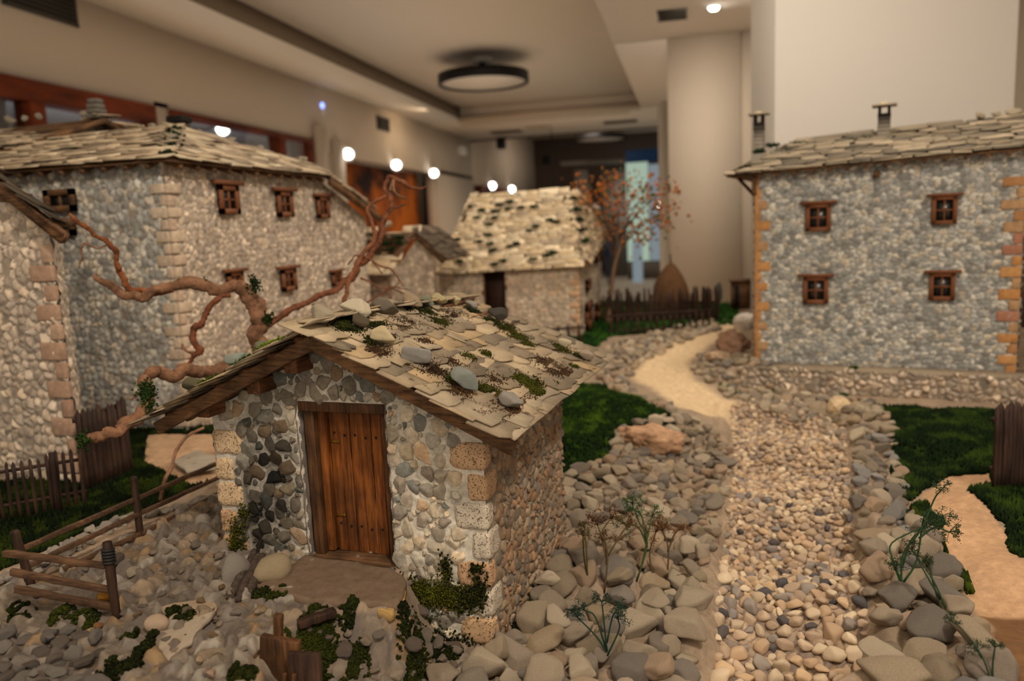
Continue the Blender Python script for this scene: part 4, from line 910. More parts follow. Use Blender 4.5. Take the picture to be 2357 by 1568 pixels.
for i, (x, y, s, cc, lb) in enumerate([(228, 1440, 30, (150, 104, 64), 'small rusty orange stone on the terrace left of the cream stone'), (598, 1405, 26, (170, 152, 128), 'small oval beige stone under the doorstep, left one of a pair'), (620, 1412, 30, (182, 166, 142), 'small angular whitish stone under the doorstep, right one of a pair'), (458, 1515, 20, (196, 168, 136), 'tiny pinkish stone at the bottom of the terrace'), (485, 1552, 34, (190, 158, 132), 'small pink stone at the bottom edge left of the wooden sluice'),
        (310, 1315, 40, (170, 154, 134), 'pale chunk of stone in the middle of the cobbled terrace'), (265, 1290, 44, (96, 84, 72), 'dark brown chunk in the middle of the cobbled terrace'), (330, 1385, 26, (168, 146, 122), 'small beige stone upright behind the cream stone'), (25, 1410, 14, (230, 220, 205), 'tiny white pebble on dark moss at the left edge')]):
    lone('loose_stone', x, y, s, cc, lb, lib=LIB_ANG if i % 2 else LIB_COB, k=i)
# charred sticks
char = attr_mat('charred_bark', var=.5, vscale=150, bump=1, bscale=300, bdist=.003)
def psz(x, y, dz=0, z=.884): p = onz(x, y, z); p[2] += dz; return p
for i, (a, b, r0_, lab, tip) in enumerate([((588, 1290), (528, 1385), .0062, 'charred black stick leftmost in the little hearth', (70, 40, 22)), ((598, 1300), (548, 1388), .0055, 'charred bark-covered stick in the middle of the hearth', (80, 60, 44)), ((606, 1300), (574, 1372), .0062, 'charred stick with orange broken tip, rightmost in the hearth', (150, 70, 30))]):
    p0 = psz(*a, .014); p1 = psz(*b, .004); m = MB(); n = 7
    P = [p0+(p1-p0)*k/(n-1)+np.array([rg.uniform(-.001, .001), 0, rg.uniform(-.001, .001)]) for k in range(n)]
    tube(m, P, [r0_*.8]+[r0_*rg.uniform(.85, 1.1) for _ in range(n-2)]+[r0_*.75], 12, 5, rough=.35, seed=i, col=lin((84, 70, 60)))
    o = m.build('charred_stick', char, smooth=True); tag(o, lab, 'stick', 'sticks in the hearth')
m = MB(); tube(m, [psz(612, 1262, .03), psz(590, 1300, .012), psz(575, 1335, .008)], [.002, .003, .002], 8, 4, rough=.3, col=lin((40, 32, 26))); tag(m.build('twig', char, smooth=True), 'thin charred twig leaning on the buff hearth stone', 'twig')

# ================================================================== WOODEN SLUICE AT THE BOTTOM EDGE
def at_y(x, y, Y): return ony(x, y, Y)
sl_ = thing('wooden_sluice', at_y(640, 1568, .80), 'broken dark wooden sluice boards with upright peg at the bottom edge', 'sluice')
SY = .72
m = MB(); board(m, at_y(646, 1680, SY), at_y(645, 1468, SY), .047, .009, up=X_, seed=3, wob=.03, n=8); m.build('upright_board', M['darkoak'], sl_, bevel=.001)
m = MB(); board(m, at_y(641, 1480, SY+.006), at_y(641, 1414, SY+.006), .0095, .008, up=X_, seed=4, wob=.05); m.build('peg', M['darkoak'], sl_, bevel=.001)
m = MB(); board(m, at_y(715, 1690, SY-.02), at_y(698, 1502, SY-.012), .037, .008, up=X_, seed=5, wob=.04); m.build('leaning_board', M['picket'], sl_, bevel=.001)
m = MB(); board(m, at_y(600, 1680, SY+.012), at_y(600, 1500, SY+.012), .008, .02, up=X_, seed=6, wob=.04); m.build('side_slat', M['darkoak'], sl_, bevel=.001)
for x, y in ((655, 1550), (677, 1552)):
    m = MB(); board(m, at_y(x, 1660, SY-.022), at_y(x, y, SY-.022), .0042, .004, up=X_, seed=x, wob=.06); m.build('peg', M['darkoak'], sl_, bevel=.0006)
p0 = gpx(745, 1470); m = MB(); board(m, gpx(690, 1480)+Z_*.02, gpx(775, 1440)+Z_*.022, .010, .012, seed=3, wob=.1); tag(m.build('dark_timber', M['picket'], bevel=.001), 'short dark timber lying in the mossy hollow under the doorstep', 'timber')

# ================================================================== RAIL FENCE ON THE LEFT
def gp(x, y, dz=0): p = gpx(x, y); p[2] += dz; return p
rf = thing('rail_fence', gp(50, 1340), 'long low rail fence of dark sticks running back from the front gate to the hut', 'fence')
def vtop(base, x, y): # point above base whose image is at row y
    d = ray(x, y); n = unit(np.array([base[0]-CAM[0], base[1]-CAM[1], 0])); t = ((base-CAM)@n)/(d@n); return CAM+d*t
b1, b2, b3 = gp(72, 1345), gp(322, 1230), gp(520, 1140)
t1, t2 = vtop(b1, 33, 1222), vtop(b2, 308, 1098)
for b, t, r in ((b1, t1, .0066), (b2, t2, .0060)):
    m = MB(); tube(m, [b-Z_*.01, b*.5+t*.5, t-(t-b)*.04, t], [r, r*.95, r*.85, r*.5], 6, 3, rough=.15, seed=int(b[0]*99), col=(1, 1, 1)); m.build('post', M['picket'], rf)
D1 = lambda x, y, base: vtop(base, x, y)
for (xa, ya), (xb, yb), (xc, yc) in (((55, 1262), (315, 1148), (505, 1065)), ((60, 1305), (322, 1182), (507, 1098)), ((75, 1345), (330, 1226), (512, 1132))):
    A_, B_, C_ = vtop(b1, xa, ya), vtop(b2, xb, yb), vtop(b3, xc, yc)
    m = MB(); board(m, A_, B_, .0075, .006, seed=int(xa), wob=.12, n=8); board(m, B_, C_, .0075, .006, seed=int(xb), wob=.12, n=8); m.build('rail', M['rail'], rf, bevel=.0008)
gt = thing('rail_gate', gp(265, 1420), 'low three-bar stick gate with bound post at the front left of the terrace', 'gate')
g1 = gp(268, 1422); g1t = vtop(g1, 246, 1248)
m = MB(); tube(m, [g1-Z_*.005, g1*.5+g1t*.5, g1t], [.0052, .0060, .0058], 7, 4, rough=.12, seed=4); m.build('post', M['picket'], gt)
m = MB(); c1 = g1*.18+g1t*.82; ax = unit(g1t-g1)
for k in range(5): q = c1+ax*(k-2)*.0042; s1 = unit(np.cross(ax, Y_)); s2 = np.cross(ax, s1); tube(m, [q+(s1*math.cos(t)+s2*math.sin(t))*.0068+ax*.001*math.sin(t) for t in np.linspace(0, 6.28, 12)], [.0019]*12, 6, 1, col=lin((30, 26, 24)))
m.build('binding', plain('black_tape', (34, 30, 28), .6), gt, smooth=True)
g0 = gp(60, 1400); 
for (xa, ya), (xb, yb) in (((8, 1273), (243, 1303)), ((25, 1316), (255, 1358)), ((35, 1356), (262, 1398))):
    A_ = vtop(g0, xa, ya); B_ = vtop(g1, xb, yb); A_ = A_-ray(xa, ya)/FPX*.012*0
    m = MB(); board(m, A_, B_, .0085, .006, seed=xa, wob=.14, n=9); m.build('bar', M['rail'], gt, bevel=.0008)

# ================================================================== DEAD TREE (driftwood branches)
tree = thing('dead_tree', onz(600, 860, .86)*[1, 1, 0]+Z_*.86, 'bare gnarled driftwood tree with twisting branches behind the hut', 'tree')
tb = tree['o_']
BK = lin((136, 98, 72)); BD = lin((90, 60, 42))
def br(name, L, seed, col=BK, rough=.28, sides=12):
    """L: (px, py, depth, radius in px)"""
    rj = random.Random(seed*7); L2 = []
    for q0_, q1_ in zip(L[:-1], L[1:]):
        L2.append(q0_); j = min(q0_[3], q1_[3])*.7; L2.append(((q0_[0]+q1_[0])/2+rj.uniform(-j, j), (q0_[1]+q1_[1])/2+rj.uniform(-j, j), (q0_[2]+q1_[2])/2+rj.uniform(-j, j)/1200, (q0_[3]+q1_[3])/2*rj.uniform(.8, 1.12)))
    L = L2+[L[-1]]
    P = [atd(x, y, D) for x, y, D, r in L]; R = [r*.86/FPX*D for x, y, D, r in L]
    m = MB(); tube(m, P, R, sides, 7, rough=rough, seed=seed, col=col, twist=.12); return m.build(name, M['bark'], tree, smooth=True)
tree_D = 1.62
br('trunk', [(612, 1050, 1.60, 34), (608, 900, 1.60, 30), (602, 800, 1.60, 24), (604, 745, 1.60, 24), (590, 700, 1.60, 26), (560, 668, 1.58, 20), (500, 668, 1.56, 15), (425, 652, 1.54, 16), (380, 664, 1.52, 14), (330, 685, 1.50, 12), (285, 680, 1.49, 12), (245, 652, 1.48, 9), (218, 638, 1.47, 5), (222, 628, 1.47, 1.5)], 1)
br('branch', [(400, 668, 1.53, 6), (350, 675, 1.51, 8), (300, 668, 1.50, 8), (285, 640, 1.49, 8), (272, 615, 1.48, 7.5), (268, 580, 1.47, 7), (245, 555, 1.46, 7), (215, 540, 1.45, 6), (190, 518, 1.44, 7), (172, 505, 1.43, 6), (160, 492, 1.43, 3)], 2, lin((128, 76, 44)), .35)
br('branch', [(250, 562, 1.46, 2.5), (225, 572, 1.45, 2), (195, 560, 1.44, 3), (186, 575, 1.44, 3), (190, 595, 1.44, 2.5), (182, 615, 1.44, 2)], 3)
br('branch', [(530, 680, 1.56, 6), (500, 690, 1.54, 8), (475, 720, 1.53, 8), (462, 748, 1.52, 9), (445, 765, 1.51, 8), (448, 790, 1.50, 8), (462, 808, 1.50, 10), (445, 820, 1.5, 6), (425, 850, 1.50, 4), (385, 872, 1.50, 2.5)], 4, lin((112, 66, 44)), .35)
br('branch', [(450, 812, 1.50, 5), (432, 810, 1.5, 3.5), (418, 792, 1.5, 3)], 5)
br('lower_branch', [(600, 870, 1.58, 18), (520, 848, 1.50, 20), (450, 856, 1.44, 17), (400, 868, 1.40, 17), (350, 858, 1.36, 16), (332, 880, 1.34, 17), (338, 915, 1.32, 16), (330, 945, 1.30, 17), (290, 975, 1.28, 18), (250, 995, 1.26, 15), (215, 1008, 1.25, 14), (192, 1020, 1.24, 10)], 6, BK, .2, 14)
br('branch', [(605, 760, 1.60, 10), (640, 733, 1.62, 9), (700, 700, 1.66, 8), (740, 678, 1.68, 8), (780, 664, 1.70, 8), (810, 640, 1.72, 9), (822, 610, 1.73, 9), (850, 590, 1.74, 9), (870, 560, 1.75, 9), (880, 530, 1.76, 8), (885, 505, 1.76, 7), (900, 480, 1.77, 7), (898, 450, 1.77, 7), (886, 425, 1.78, 6), (895, 408, 1.78, 6), (915, 415, 1.78, 6), (940, 430, 1.79, 5), (965, 435, 1.79, 4), (983, 428, 1.79, 2)], 7, lin((120, 74, 50)), .35)
br('branch', [(795, 720, 1.70, 7), (792, 690, 1.70, 6), (800, 655, 1.71, 6), (815, 625, 1.72, 7), (838, 580, 1.73, 6), (858, 560, 1.74, 7), (862, 530, 1.75, 6), (852, 500, 1.75, 6), (846, 480, 1.76, 5), (865, 462, 1.76, 5), (890, 450, 1.77, 4)], 8, lin((132, 84, 56)), .35)
br('branch', [(898, 440, 1.77, 4), (905, 415, 1.77, 4), (910, 445, 1.77, 4), (935, 458, 1.78, 3)], 9)
br('branch', [(897, 482, 1.77, 3.5), (915, 478, 1.77, 3), (933, 470, 1.78, 2)], 10, BD)
TW = lin((120, 78, 56))
for i, L in enumerate([[(830, 640, 1.73, 3), (870, 660, 1.73, 2), (905, 665, 1.73, 2), (940, 680, 1.73, 1.5)], [(838, 590, 1.73, 3), (870, 610, 1.73, 2.5), (900, 620, 1.73, 2), (930, 660, 1.74, 1.5)], [(838, 700, 1.72, 2.5), (870, 680, 1.73, 2), (905, 660, 1.73, 2), (945, 668, 1.73, 1.2)], [(800, 610, 1.73, 2), (818, 588, 1.73, 2), (850, 595, 1.73, 2), (880, 630, 1.73, 1.5)], [(905, 665, 1.73, 1.5), (918, 650, 1.73, 1.2), (916, 632, 1.73, 1)], [(720, 700, 1.67, 3), (728, 712, 1.67, 2)], [(600, 740, 1.60, 8), (608, 720, 1.61, 4)], [(300, 920, 1.30, 2), (318, 908, 1.31, 3), (335, 900, 1.32, 3)]]):
    br('twig', L, 20+i, TW, .2, 7)
s_ = [(470, 985, 1.48, 3.2), (430, 1005, 1.47, 4), (405, 1040, 1.46, 4), (395, 1075, 1.45, 4), (378, 1110, 1.44, 4), (368, 1155, 1.43, 3.5)]
P = [atd(x, y, D) for x, y, D, r in s_]; P[-1] = gp(368, 1158); m = MB(); tube(m, P, [r/FPX*1.46 for *_, r in s_], 8, 6, rough=.3, col=lin((150, 110, 84))); tag(m.build('fallen_twig', M['bark'], smooth=True), 'thin bare crooked twig standing in the turf behind the rail fence', 'twig')
for x, y, D, s, n in [(585, 655, 1.575, 10, 160), (338, 900, 1.305, 12, 260), (618, 735, 1.58, 7, 120), (470, 650, 1.555, 4, 20), (190, 1015, 1.235, 9, 120), (340, 930, 1.30, 10, 100)]:
    mm = MB(); P = np.array([atd(x+rgm.normal(0, s*.8), y+rgm.normal(0, s), D-rgm.uniform(.002, .012)) for _ in range(n)]); crumbs(mm, P, .0022*rgm.uniform(.5, 1.2, len(P)), DM, (54, 74, 30), rgm); mm.build('moss', M['moss'], tree)

# ================================================================== THE OTHER HOUSES
PALE = [(208, 190, 168), (190, 172, 152), (172, 156, 138), (220, 200, 174), (160, 144, 128), (200, 178, 152), (180, 166, 150)]
COOL = [(196, 192, 182), (178, 176, 168), (156, 154, 148), (212, 206, 192), (140, 138, 132), (202, 190, 170), (168, 168, 162)]
PSL = [(226, 204, 168), (214, 190, 154), (234, 214, 180), (196, 174, 142), (220, 194, 154), (186, 166, 140)]
def house_window(parent, c, u, n, w_, h_, depth=.0, mull=2, lint=True, frame='frame', fwd=.010):
    """frame with dark glazing, muntins and a projecting lintel; c centre, u along the wall, n outwards"""
    c = np.array(c, float); u = unit(u); n = unit(n); t = w_*.17; c = c+n*.008
    m = MB()
    for s in (-1, 1):
        obox(m, c+u*s*(w_/2-t/2)+n*fwd/2, u, n, Z_, t, fwd, h_); obox(m, c+Z_*s*(h_/2-t/2)+n*fwd/2, u, n, Z_, w_, fwd, t)
    obox(m, c+n*.003, u, n, Z_, w_*.07, .006, h_)
    for k in range(1, mull): obox(m, c+Z_*(-h_/2+h_*k/mull)+n*.003, u, n, Z_, w_, .006, h_*.06)
    f = m.build('window_frame', M[frame], parent)
    m = MB(); obox(m, c+n*.0, u, n, Z_, w_, .003, h_); m.build('glass', M['glassdark'], f)
    if lint: m = MB(); obox(m, c+Z_*(h_/2+t*.35)+n*.008, u, n, Z_, w_*1.45, .018, t*.7); m.build('window_lintel', M[frame], f)
def quoins(parent, base, u, n, z0, z1, col, w_=.055, hq=.03, seed=0, name='corner_stone', both=True, thk=.014):
    rg = random.Random(seed); z = z0; k = 0
    while z+hq < z1:
        L = w_*(1.0 if k % 2 else .45)*rg.uniform(.85, 1.1); m = MB(); c = np.array(base)+unit(u)*L/2+unit(n)*.002+Z_*(z-base[2]+hq/2)
        obox(m, c, u, n, Z_, L, .014, hq*rg.uniform(.8, .98), lin(rg.choice(col))); m.build(name, M['wallfar'], parent, bevel=.003); z += hq*1.02; k += 1
def slope(parent, TL, TR, BL, BR, row, tw, seed, pal=PSL, th_=.004, mat='slatefar', name='roof_slates', jag=1.2, clip=None, deck=True):
    """slated slope: TL->TR along the ridge, BL->BR along the eave (may be a trapezoid: slates outside are dropped)"""
    TL, TR, BL, BR = [np.array(p, float) for p in (TL, TR, BL, BR)]
    U = unit(BR-BL); D = (TL-BL); D = unit(-(D-U*(D@U))); Nn = unit(np.cross(D, U)); Nn = Nn if Nn[2] > 0 else -Nn
    x0 = min(0, (BL-TL)@U); x1 = max((TR-TL)@U, (BR-TL)@U); L = (BL-TL)@D; P = TL+U*x0; mb0 = MB(); slates(mb0, P, U, D, Nn, x1-x0, L, row, tw, th_, seed, pal, jag=jag)
    m = MB()
    for V, F, c in zip(mb0.V, mb0.F, mb0.C): pass
    # re-add slab by slab, keeping those whose centre is inside the trapezoid
    off = 0; Vall = mb0.V
    nF = len(mb0.F)//2 if False else 0
    i = 0; fi = 0
    for V, Cc in zip(mb0.V, mb0.C):
        q = V-TL; d = (q@D).mean()/L; xl = ((BL-TL)@U)*d; xr = (TR-TL)@U+((BR-TR)@U)*d; xc = (q@U)
        if d > -.05 and (q@D).mean() > ((TR-TL)@D)*min(max(xc.mean()/max((TR-TL)@U, 1e-3), 0), 1)-.012 and xc.mean() > xl-.004 and xc.mean() < xr+.004:
            xx = np.clip(xc, xl-.012, xr+.012); V2 = V+U*(xx-xc)[:, None]; k = len(V)//2
            m.add(V2, [tuple(range(k-1, -1, -1)), tuple(range(k, 2*k))]+[(j, (j+1) % k, k+(j+1) % k, k+j) for j in range(k)], Cc)
    o = m.build(name, M[mat], parent)
    if deck:
        e = .006; m = MB(); Q = [TL, TR, BR, BL]; m.add([p-Nn*.001 for p in Q]+[p-Nn*e for p in Q], BOXF[:0]+[(0, 1, 2, 3), (7, 6, 5, 4), (0, 4, 5, 1), (1, 5, 6, 2), (2, 6, 7, 3), (3, 7, 4, 0)]); m.build('roof_deck', M['beam'], parent)
    return Nn, U, D
def far_moss(parent, spots, s=.01, n=60, r=.006, name='roof_moss'):
    for c in spots:
        P = np.array(c)+rgm.normal(0, s, (n, 3))*[1.3, 1.3, .35]; m = MB(); crumbs(m, P, r*rgm.uniform(.5, 1.1, len(P)), (26, 38, 24), (52, 72, 36), rgm); m.build(name, M['moss'], parent)
def rafters(parent, P0, P1, inward, n, ln=.05):
    for k in range(n):
        p = P0+(P1-P0)*(k+.5)/n; m = MB(); board(m, p, p+np.array(inward)*ln, .012, .010, seed=k); m.build('rafter', M['beam'], parent)

def along(P, Q, xpx, lift=.012):
    P = np.array(P, float); Q = np.array(Q, float); lo, hi = 0., 1.
    f = lambda t: (lambda d: CX+FPX*(d@RT)/(d@fw))(P+(Q-P)*t-CAM)
    s = 1 if f(1) > f(0) else -1
    for _ in range(30):
        mid = (lo+hi)/2
        if (f(mid)-xpx)*s > 0: hi = mid
        else: lo = mid
    return P+(Q-P)*lo+Z_*lift
# --- house right: tall grey house
HR = thing('stone_house', (.6, 2.75, .85), 'tall grey rubble-stone house with four small brown windows, right of the path', 'house')
fl = np.array([*onz(1737, 835, .85)[:2], .80]); frr = np.array([*onz(2338, 858, .85)[:2], .80]); fu = unit((frr-fl)*[1, 1, 0]); fn = np.array([fu[1], -fu[0], 0]); FW = float(np.linalg.norm((frr-fl)[:2]))
def fpt(x, y, off=0):  # pixel on the facade plane
    d = ray(x, y); t = ((fl-CAM)@fn+off)/(d@fn); return CAM+d*t
eL = fpt(1737, 400)[2]; eR = fpt(2340, 380)[2]; ze = (eL+eR)/2+.01
relief_wall('front_wall', fl, fu, Z_, FW, ze+.02-.80, .0036, .0185, None, M['wallfar'], HR, seed=81, height=.45, pal=COOL, mort=(136, 134, 126), gap=.05, nrm=fn, empty=.02, facet=1.0, bev=.3, vstretch=1.35)
relief_wall('side_wall', fl, -fn, Z_, .5, ze-.80, .006, .02, None, M['wallfar'], HR, seed=82, height=.4, pal=COOL, mort=(160, 148, 132), gap=.06, nrm=-fu)
relief_wall('side_wall', frr, -fn, Z_, .5, ze-.80, .006, .02, None, M['wallfar'], HR, seed=83, height=.4, pal=COOL, mort=(160, 148, 132), gap=.06, nrm=fu)
OR = [(186, 134, 82), (194, 144, 92), (172, 126, 84), (178, 142, 104)]
quoins(HR, fl, fu, fn, .86, ze-.05, OR, .048, .034, 1); quoins(HR, frr, -fu, fn, .84, ze-.05, OR+[(170, 120, 96)], .058, .033, 2)
m = MB(); obox(m, fl+fu*.0-fn*.0+Z_*(ze-.80)/2+fn*.003+fu*.006, fu, fn, Z_, .014, .014, ze-.81, lin((180, 132, 86))); m.build('corner_strip', M['wallfar'], HR, bevel=.003)
for (x0, y0, x1, y1) in ((1855, 468, 1914, 533), (2143, 450, 2204, 517), (1850, 636, 1908, 698), (2137, 627, 2199, 690)):
    a = fpt(x0, y1); b = fpt(x1, y0); c = (a+b)/2; house_window(HR, c+fn*.004, fu, fn, abs((b-a)@fu), b[2]-a[2])
c = fpt(2018, 402); m = MB(); board(m, c-fn*.005, c+fn*.022, .022, .018); m.build('beam_end', M['beam'], HR)
ev = .055; eh = ze-.012
BLp = fl*[1, 1, 0]+Z_*(eh+.012)-fu*.085+fn*ev; BRp = frr*[1, 1, 0]+Z_*(eh+.034)+fu*.06+fn*ev
TLp = BLp-fn*.36+fu*.19+Z_*.125; TRp = BRp-fn*.36+Z_*.13
SLD = [(150, 136, 114), (128, 116, 98), (166, 150, 126), (112, 102, 88), (140, 126, 104)]
slope(HR, TLp, TRp, BLp, BRp, .034, .075, 90, th_=.004, pal=SLD)
BL2 = BLp-fn*.62; slope(HR, TLp, TLp+fu*.001, BL2, BLp, .034, .07, 91, pal=SLD)
m = MB(); Q = [TLp-Z_*.004, TRp-Z_*.004, BRp-fn*.7, BL2]; m.add(Q+[q-Z_*.006 for q in Q], [(0, 1, 2, 3), (7, 6, 5, 4), (0, 4, 5, 1), (1, 5, 6, 2), (2, 6, 7, 3), (3, 7, 4, 0)]); m.build('roof_deck', M['beam'], HR)
rafters(HR, BLp+Z_*-.012+fu*.08-fn*.005, BRp-Z_*.012-fu*.03-fn*.005, -fn+Z_*.43, 15, .06)
s0 = fl*[1, 1, 0]-fu*.002-fn*.10; m = MB(); board(m, BLp-fn*.16+fu*.012-Z_*.004, s0+Z_*(ze-.085), .013, .011, up=fn); m.build('brace', M['rail'], HR)
m = MB(); board(m, fl*[1, 1, 0]+fu*.0+fn*.03+Z_*(eh+.012), fl*[1, 1, 0]+fu*.0+fn*.01+Z_*(eh-.055), .013, .012, up=fu); m.build('brace', M['beam'], HR)
def chimney(parent, base, h_, w_, lab=None, cap=True, dark=.5):
    m = MB(); b = np.array(base)
    n = 8; rg = random.Random(int(b[0]*1000))
    for k in range(n):
        z = h_*.72*(k+.5)/n; c = lin((140, 130, 116))*(1-.93*sst(.25, .9, k/n)); obox(m, b+Z_*z, fu, fn, Z_, w_*rg.uniform(.95, 1.05), w_*rg.uniform(.95, 1.05), h_*.72/n*1.02, c)
    sh = m.build('chimney', M['wallfar'], parent, bevel=.002)
    m = MB()
    for i in (-1, 1):
        for j in (-1, 1): obox(m, b+Z_*h_*.80+fu*i*w_*.36+fn*j*w_*.36, fu, fn, Z_, w_*.24, w_*.24, h_*.2, lin((30, 26, 24)))
    m.build('chimney_vent', M['wallfar'], sh)
    if cap:
        m = MB(); obox(m, b+Z_*h_*.915, fu, fn, Z_, w_*1.9, w_*1.6, .006, lin((150, 136, 116))); V, F = stone_shape(int(b[0]*100), 3); m.add(V*[w_*.45, w_*.4, w_*.3]+b+Z_*(h_*.95), F, lin((190, 170, 130))); m.build('chimney_cap', M['wallfar'], sh)
def rpt(x, y, P0, n):  d = ray(x, y); t = ((P0-CAM)@n)/(d@n); return CAM+d*t
NR = unit(np.cross(fu, TLp-BLp-fu*((TLp-BLp)@fu))); NR = NR if NR[2] > 0 else -NR
for x, y, h_, w_ in ((1747, 346, .128, .036), (2034, 322, .138, .040)):
    p = rpt(x, y, BLp, NR); D = (p-CAM)@fw; chimney(HR, p-Z_*.01, (88 if x < 1800 else 84)/FPX*D+.01, w_)
far_moss(HR, [rpt(x, y, BLp, NR)+Z_*.006 for x, y in ((1745, 352), (1780, 338), (1815, 352), (1840, 336), (2010, 322), (2055, 322), (2190, 318), (2220, 310), (2285, 310), (2130, 313), (2080, 316), (2200, 322))], .008, 60, .005)
for i, (x, y, s) in enumerate([(2330, 288, 26), (2290, 300, 18), (2255, 304, 20)]):
    p = along(TLp, TRp, x); o = put_stone('ridge_stone', LIB_COB[i], p, s*1.2/FPX*3.02, random.Random(i), lin((184, 168, 142))); tag(o, ['round pale stone highest on the right house ridge by the frame edge', 'small flat stone second on the right house ridge', 'low beige stone third on the right house ridge'][i], 'stone')

# --- retaining wall below it
rwl = onz(1735, 905, .80); rw0 = fl*[1, 1, 0]+fn*.095-fu*.03+Z_*.755; rwU = unit(fu)
RW = relief_wall('retaining_wall', rw0, rwU, Z_, .86, .112, .003, .021, lambda u, v: v < .099+.010*np.sin(u*60)*np.sin(u*23), M['wallfar'], None, seed=95, height=.9, pal=PALE, mort=(130, 120, 106), gap=.04, nrm=fn, empty=.02, facet=1.2, bev=.35)
tag(RW, 'low dry-stone retaining wall running below the tall grey house', 'wall')
m = MB(); obox(m, rw0+rwU*.43-fn*.062+Z_*.092, rwU, fn, Z_, .86, .12, .012, lin((150, 134, 112))); m.build('wall_top', M['ground'], RW)

# --- house at the right edge
HE = thing('stone_house', (1.35, 2.9, .85), 'pale house mostly cut off by the right picture edge', 'house')
e0 = atd(2348, 545, 3.1); e1 = atd(2349, 430, 3.1)
relief_wall('upper_wall', e0, X_, Z_, .5, e1[2]-e0[2], .006, .022, None, M['wallfar'], HE, seed=99, height=.4, pal=PALE, nrm=-Y_)
m = MB(); box(m, (e0[0]+.004, e0[1]+.01, .8), (e0[0]+.5, e0[1]+.3, e0[2]), lin((86, 62, 44))); m.build('timber_wall', M['wallfar'], HE)
slope(HE, e1+[-.02, .2, .12], e1+[.5, .2, .12], e1+[-.02, -.03, 0], e1+[.5, -.03, 0], .04, .08, 100)

# --- house left edge (A)
HA = thing('stone_house', (-1.4, 1.4, .86), 'pale stone house at the left edge with reddish corner blocks and dark gable board', 'house')
ac = onz(190, 1100, .87); ay = ac[1]; at_ = ony(132, 505, ay); al = ony(-10, 395, ay)
aang = R_(-4); aU = np.array([-math.cos(aang), -math.sin(aang), 0]); aN = np.array([-aU[1]*-1, 0, 0]); aN = unit(np.array([math.sin(aang), -math.cos(aang), 0]))
sA = (al[2]-at_[2])/(at_[0]-al[0])
a0 = np.array([ac[0]+.0, ac[1], .80])
def amask(u, v): return v+.80 < at_[2]-.008+u*sA
relief_wall('gable_wall', a0, aU, Z_, .62, .95, .0034, .020, amask, M['wallfar'], HA, seed=111, height=.42, pal=PALE, mort=(150, 136, 120), gap=.06, nrm=aN, empty=.03, facet=1.0, bev=.3)
bk = unit([-.90, 1, 0]); relief_wall('side_wall', a0, bk, Z_, .4, at_[2]-.80, .006, .022, None, M['wallfar'], HA, seed=112, height=.4, pal=PALE, nrm=[bk[1], -bk[0], 0])
quoins(HA, a0, aU, aN, .84, at_[2]-.02, [(170, 138, 114), (160, 128, 106), (180, 150, 124)], .055, .040, 5)
r0_ = at_+np.array([.045, -.035, -.006-.045*sA]); r1_ = at_+np.array([-.6, -.035, .012+.6*sA])
m = MB(); board(m, r0_, r1_, .022, .014, up=Z_); m.build('barge_rafter', M['beam'], HA)
slope(HA, r1_+bk*.05+Z_*.018, r1_+[0, -.012, .018], r0_+bk*.05+[.01, 0, .012], r0_+[.01, -.012, .012], .04, .07, 113, pal=[(90, 78, 64), (110, 94, 78), (76, 66, 54)])
for k, x in enumerate((120, 20)):
    p = ony(x, 512 if k == 0 else 455, ay-.02); m = MB(); board(m, p-Y_*.012, p+Y_*.05, .018, .02); m.build('purlin', M['beam'], HA)

# --- big left house (B)
BX, BY = onz(440, 985, .87)[:2]
HB = thing('stone_house', (BX-.25, BY+.5, .86), 'largest stone house, left, with two rows of narrow brown windows', 'house')
zt = 1.565; yE = onx(722, 398, BX)[1]; pE = onx(838, 492, BX); yEnd = pE[1]
def bmaskr(u, v):
    y = BY+u; z = v+.8; top = np.where(y < yE, zt+.005, zt+.005-(y-yE)*(zt-pE[2]+.02)/(yEnd-yE)); return z < top
relief_wall('long_wall', (BX, BY, .80), Y_, Z_, yEnd-BY, zt+.01-.80, .0036, .017, bmaskr, M['wallfar'], HB, seed=121, height=.42, pal=PALE, mort=(168, 150, 130), gap=.05, nrm=X_, empty=.03, facet=1.0, bev=.3)
relief_wall('end_wall', (BX, BY, .80), -X_, Z_, .62, zt-.80, .004, .018, None, M['wallfar'], HB, seed=122, height=.45, pal=COOL, mort=(150, 140, 126), gap=.05, nrm=-Y_, empty=.03, facet=1.0, bev=.3)
quoins(HB, (BX, BY, .8), Y_, X_, .84, zt-.03, [(196, 170, 146), (200, 178, 152)], .05, .03, 7); quoins(HB, (BX, BY, .8), -X_, -Y_, .84, zt-.03, [(196, 176, 152), (184, 164, 142)], .04, .03, 8)
def onX(x, y): return onx(x, y, BX)
for (x0, y0, x1, y1) in ((497, 428, 535, 494), (632, 442, 661, 500), (724, 454, 746, 503), (515, 624, 546, 662), (642, 617, 669, 673), (758, 624, 776, 660)):
    a = onX(x0, y1); b = onX(x1, y0); house_window(HB, (a+b)/2+X_*.003, Y_, X_, abs(b[1]-a[1]), b[2]-a[2], mull=2)
for (x0, y0, x1, y1) in ((118, 434, 180, 490), (118, 500, 180, 545)):
    a = ony(x0, y1, BY); b = ony(x1, y0, BY); house_window(HB, (a+b)/2-Y_*.003, X_, -Y_, abs(b[0]-a[0]), b[2]-a[2], mull=1, frame='beam', lint=False)
SLB = [(198, 178, 150), (168, 150, 126), (210, 192, 162), (148, 132, 112), (186, 166, 138)]
ehB = zt-.002; ov = .05
c0 = np.array([BX+ov, BY-ov, ehB]); cL = np.array([BX-.62, BY-ov, ehB+.0]); cR = np.array([BX+ov, yE+.02, ehB+.003]); ap = atd(405, 296, 2.28); apL = ap+[-.45, 0, 0]; apR = ony(700, 376, yE+.02)
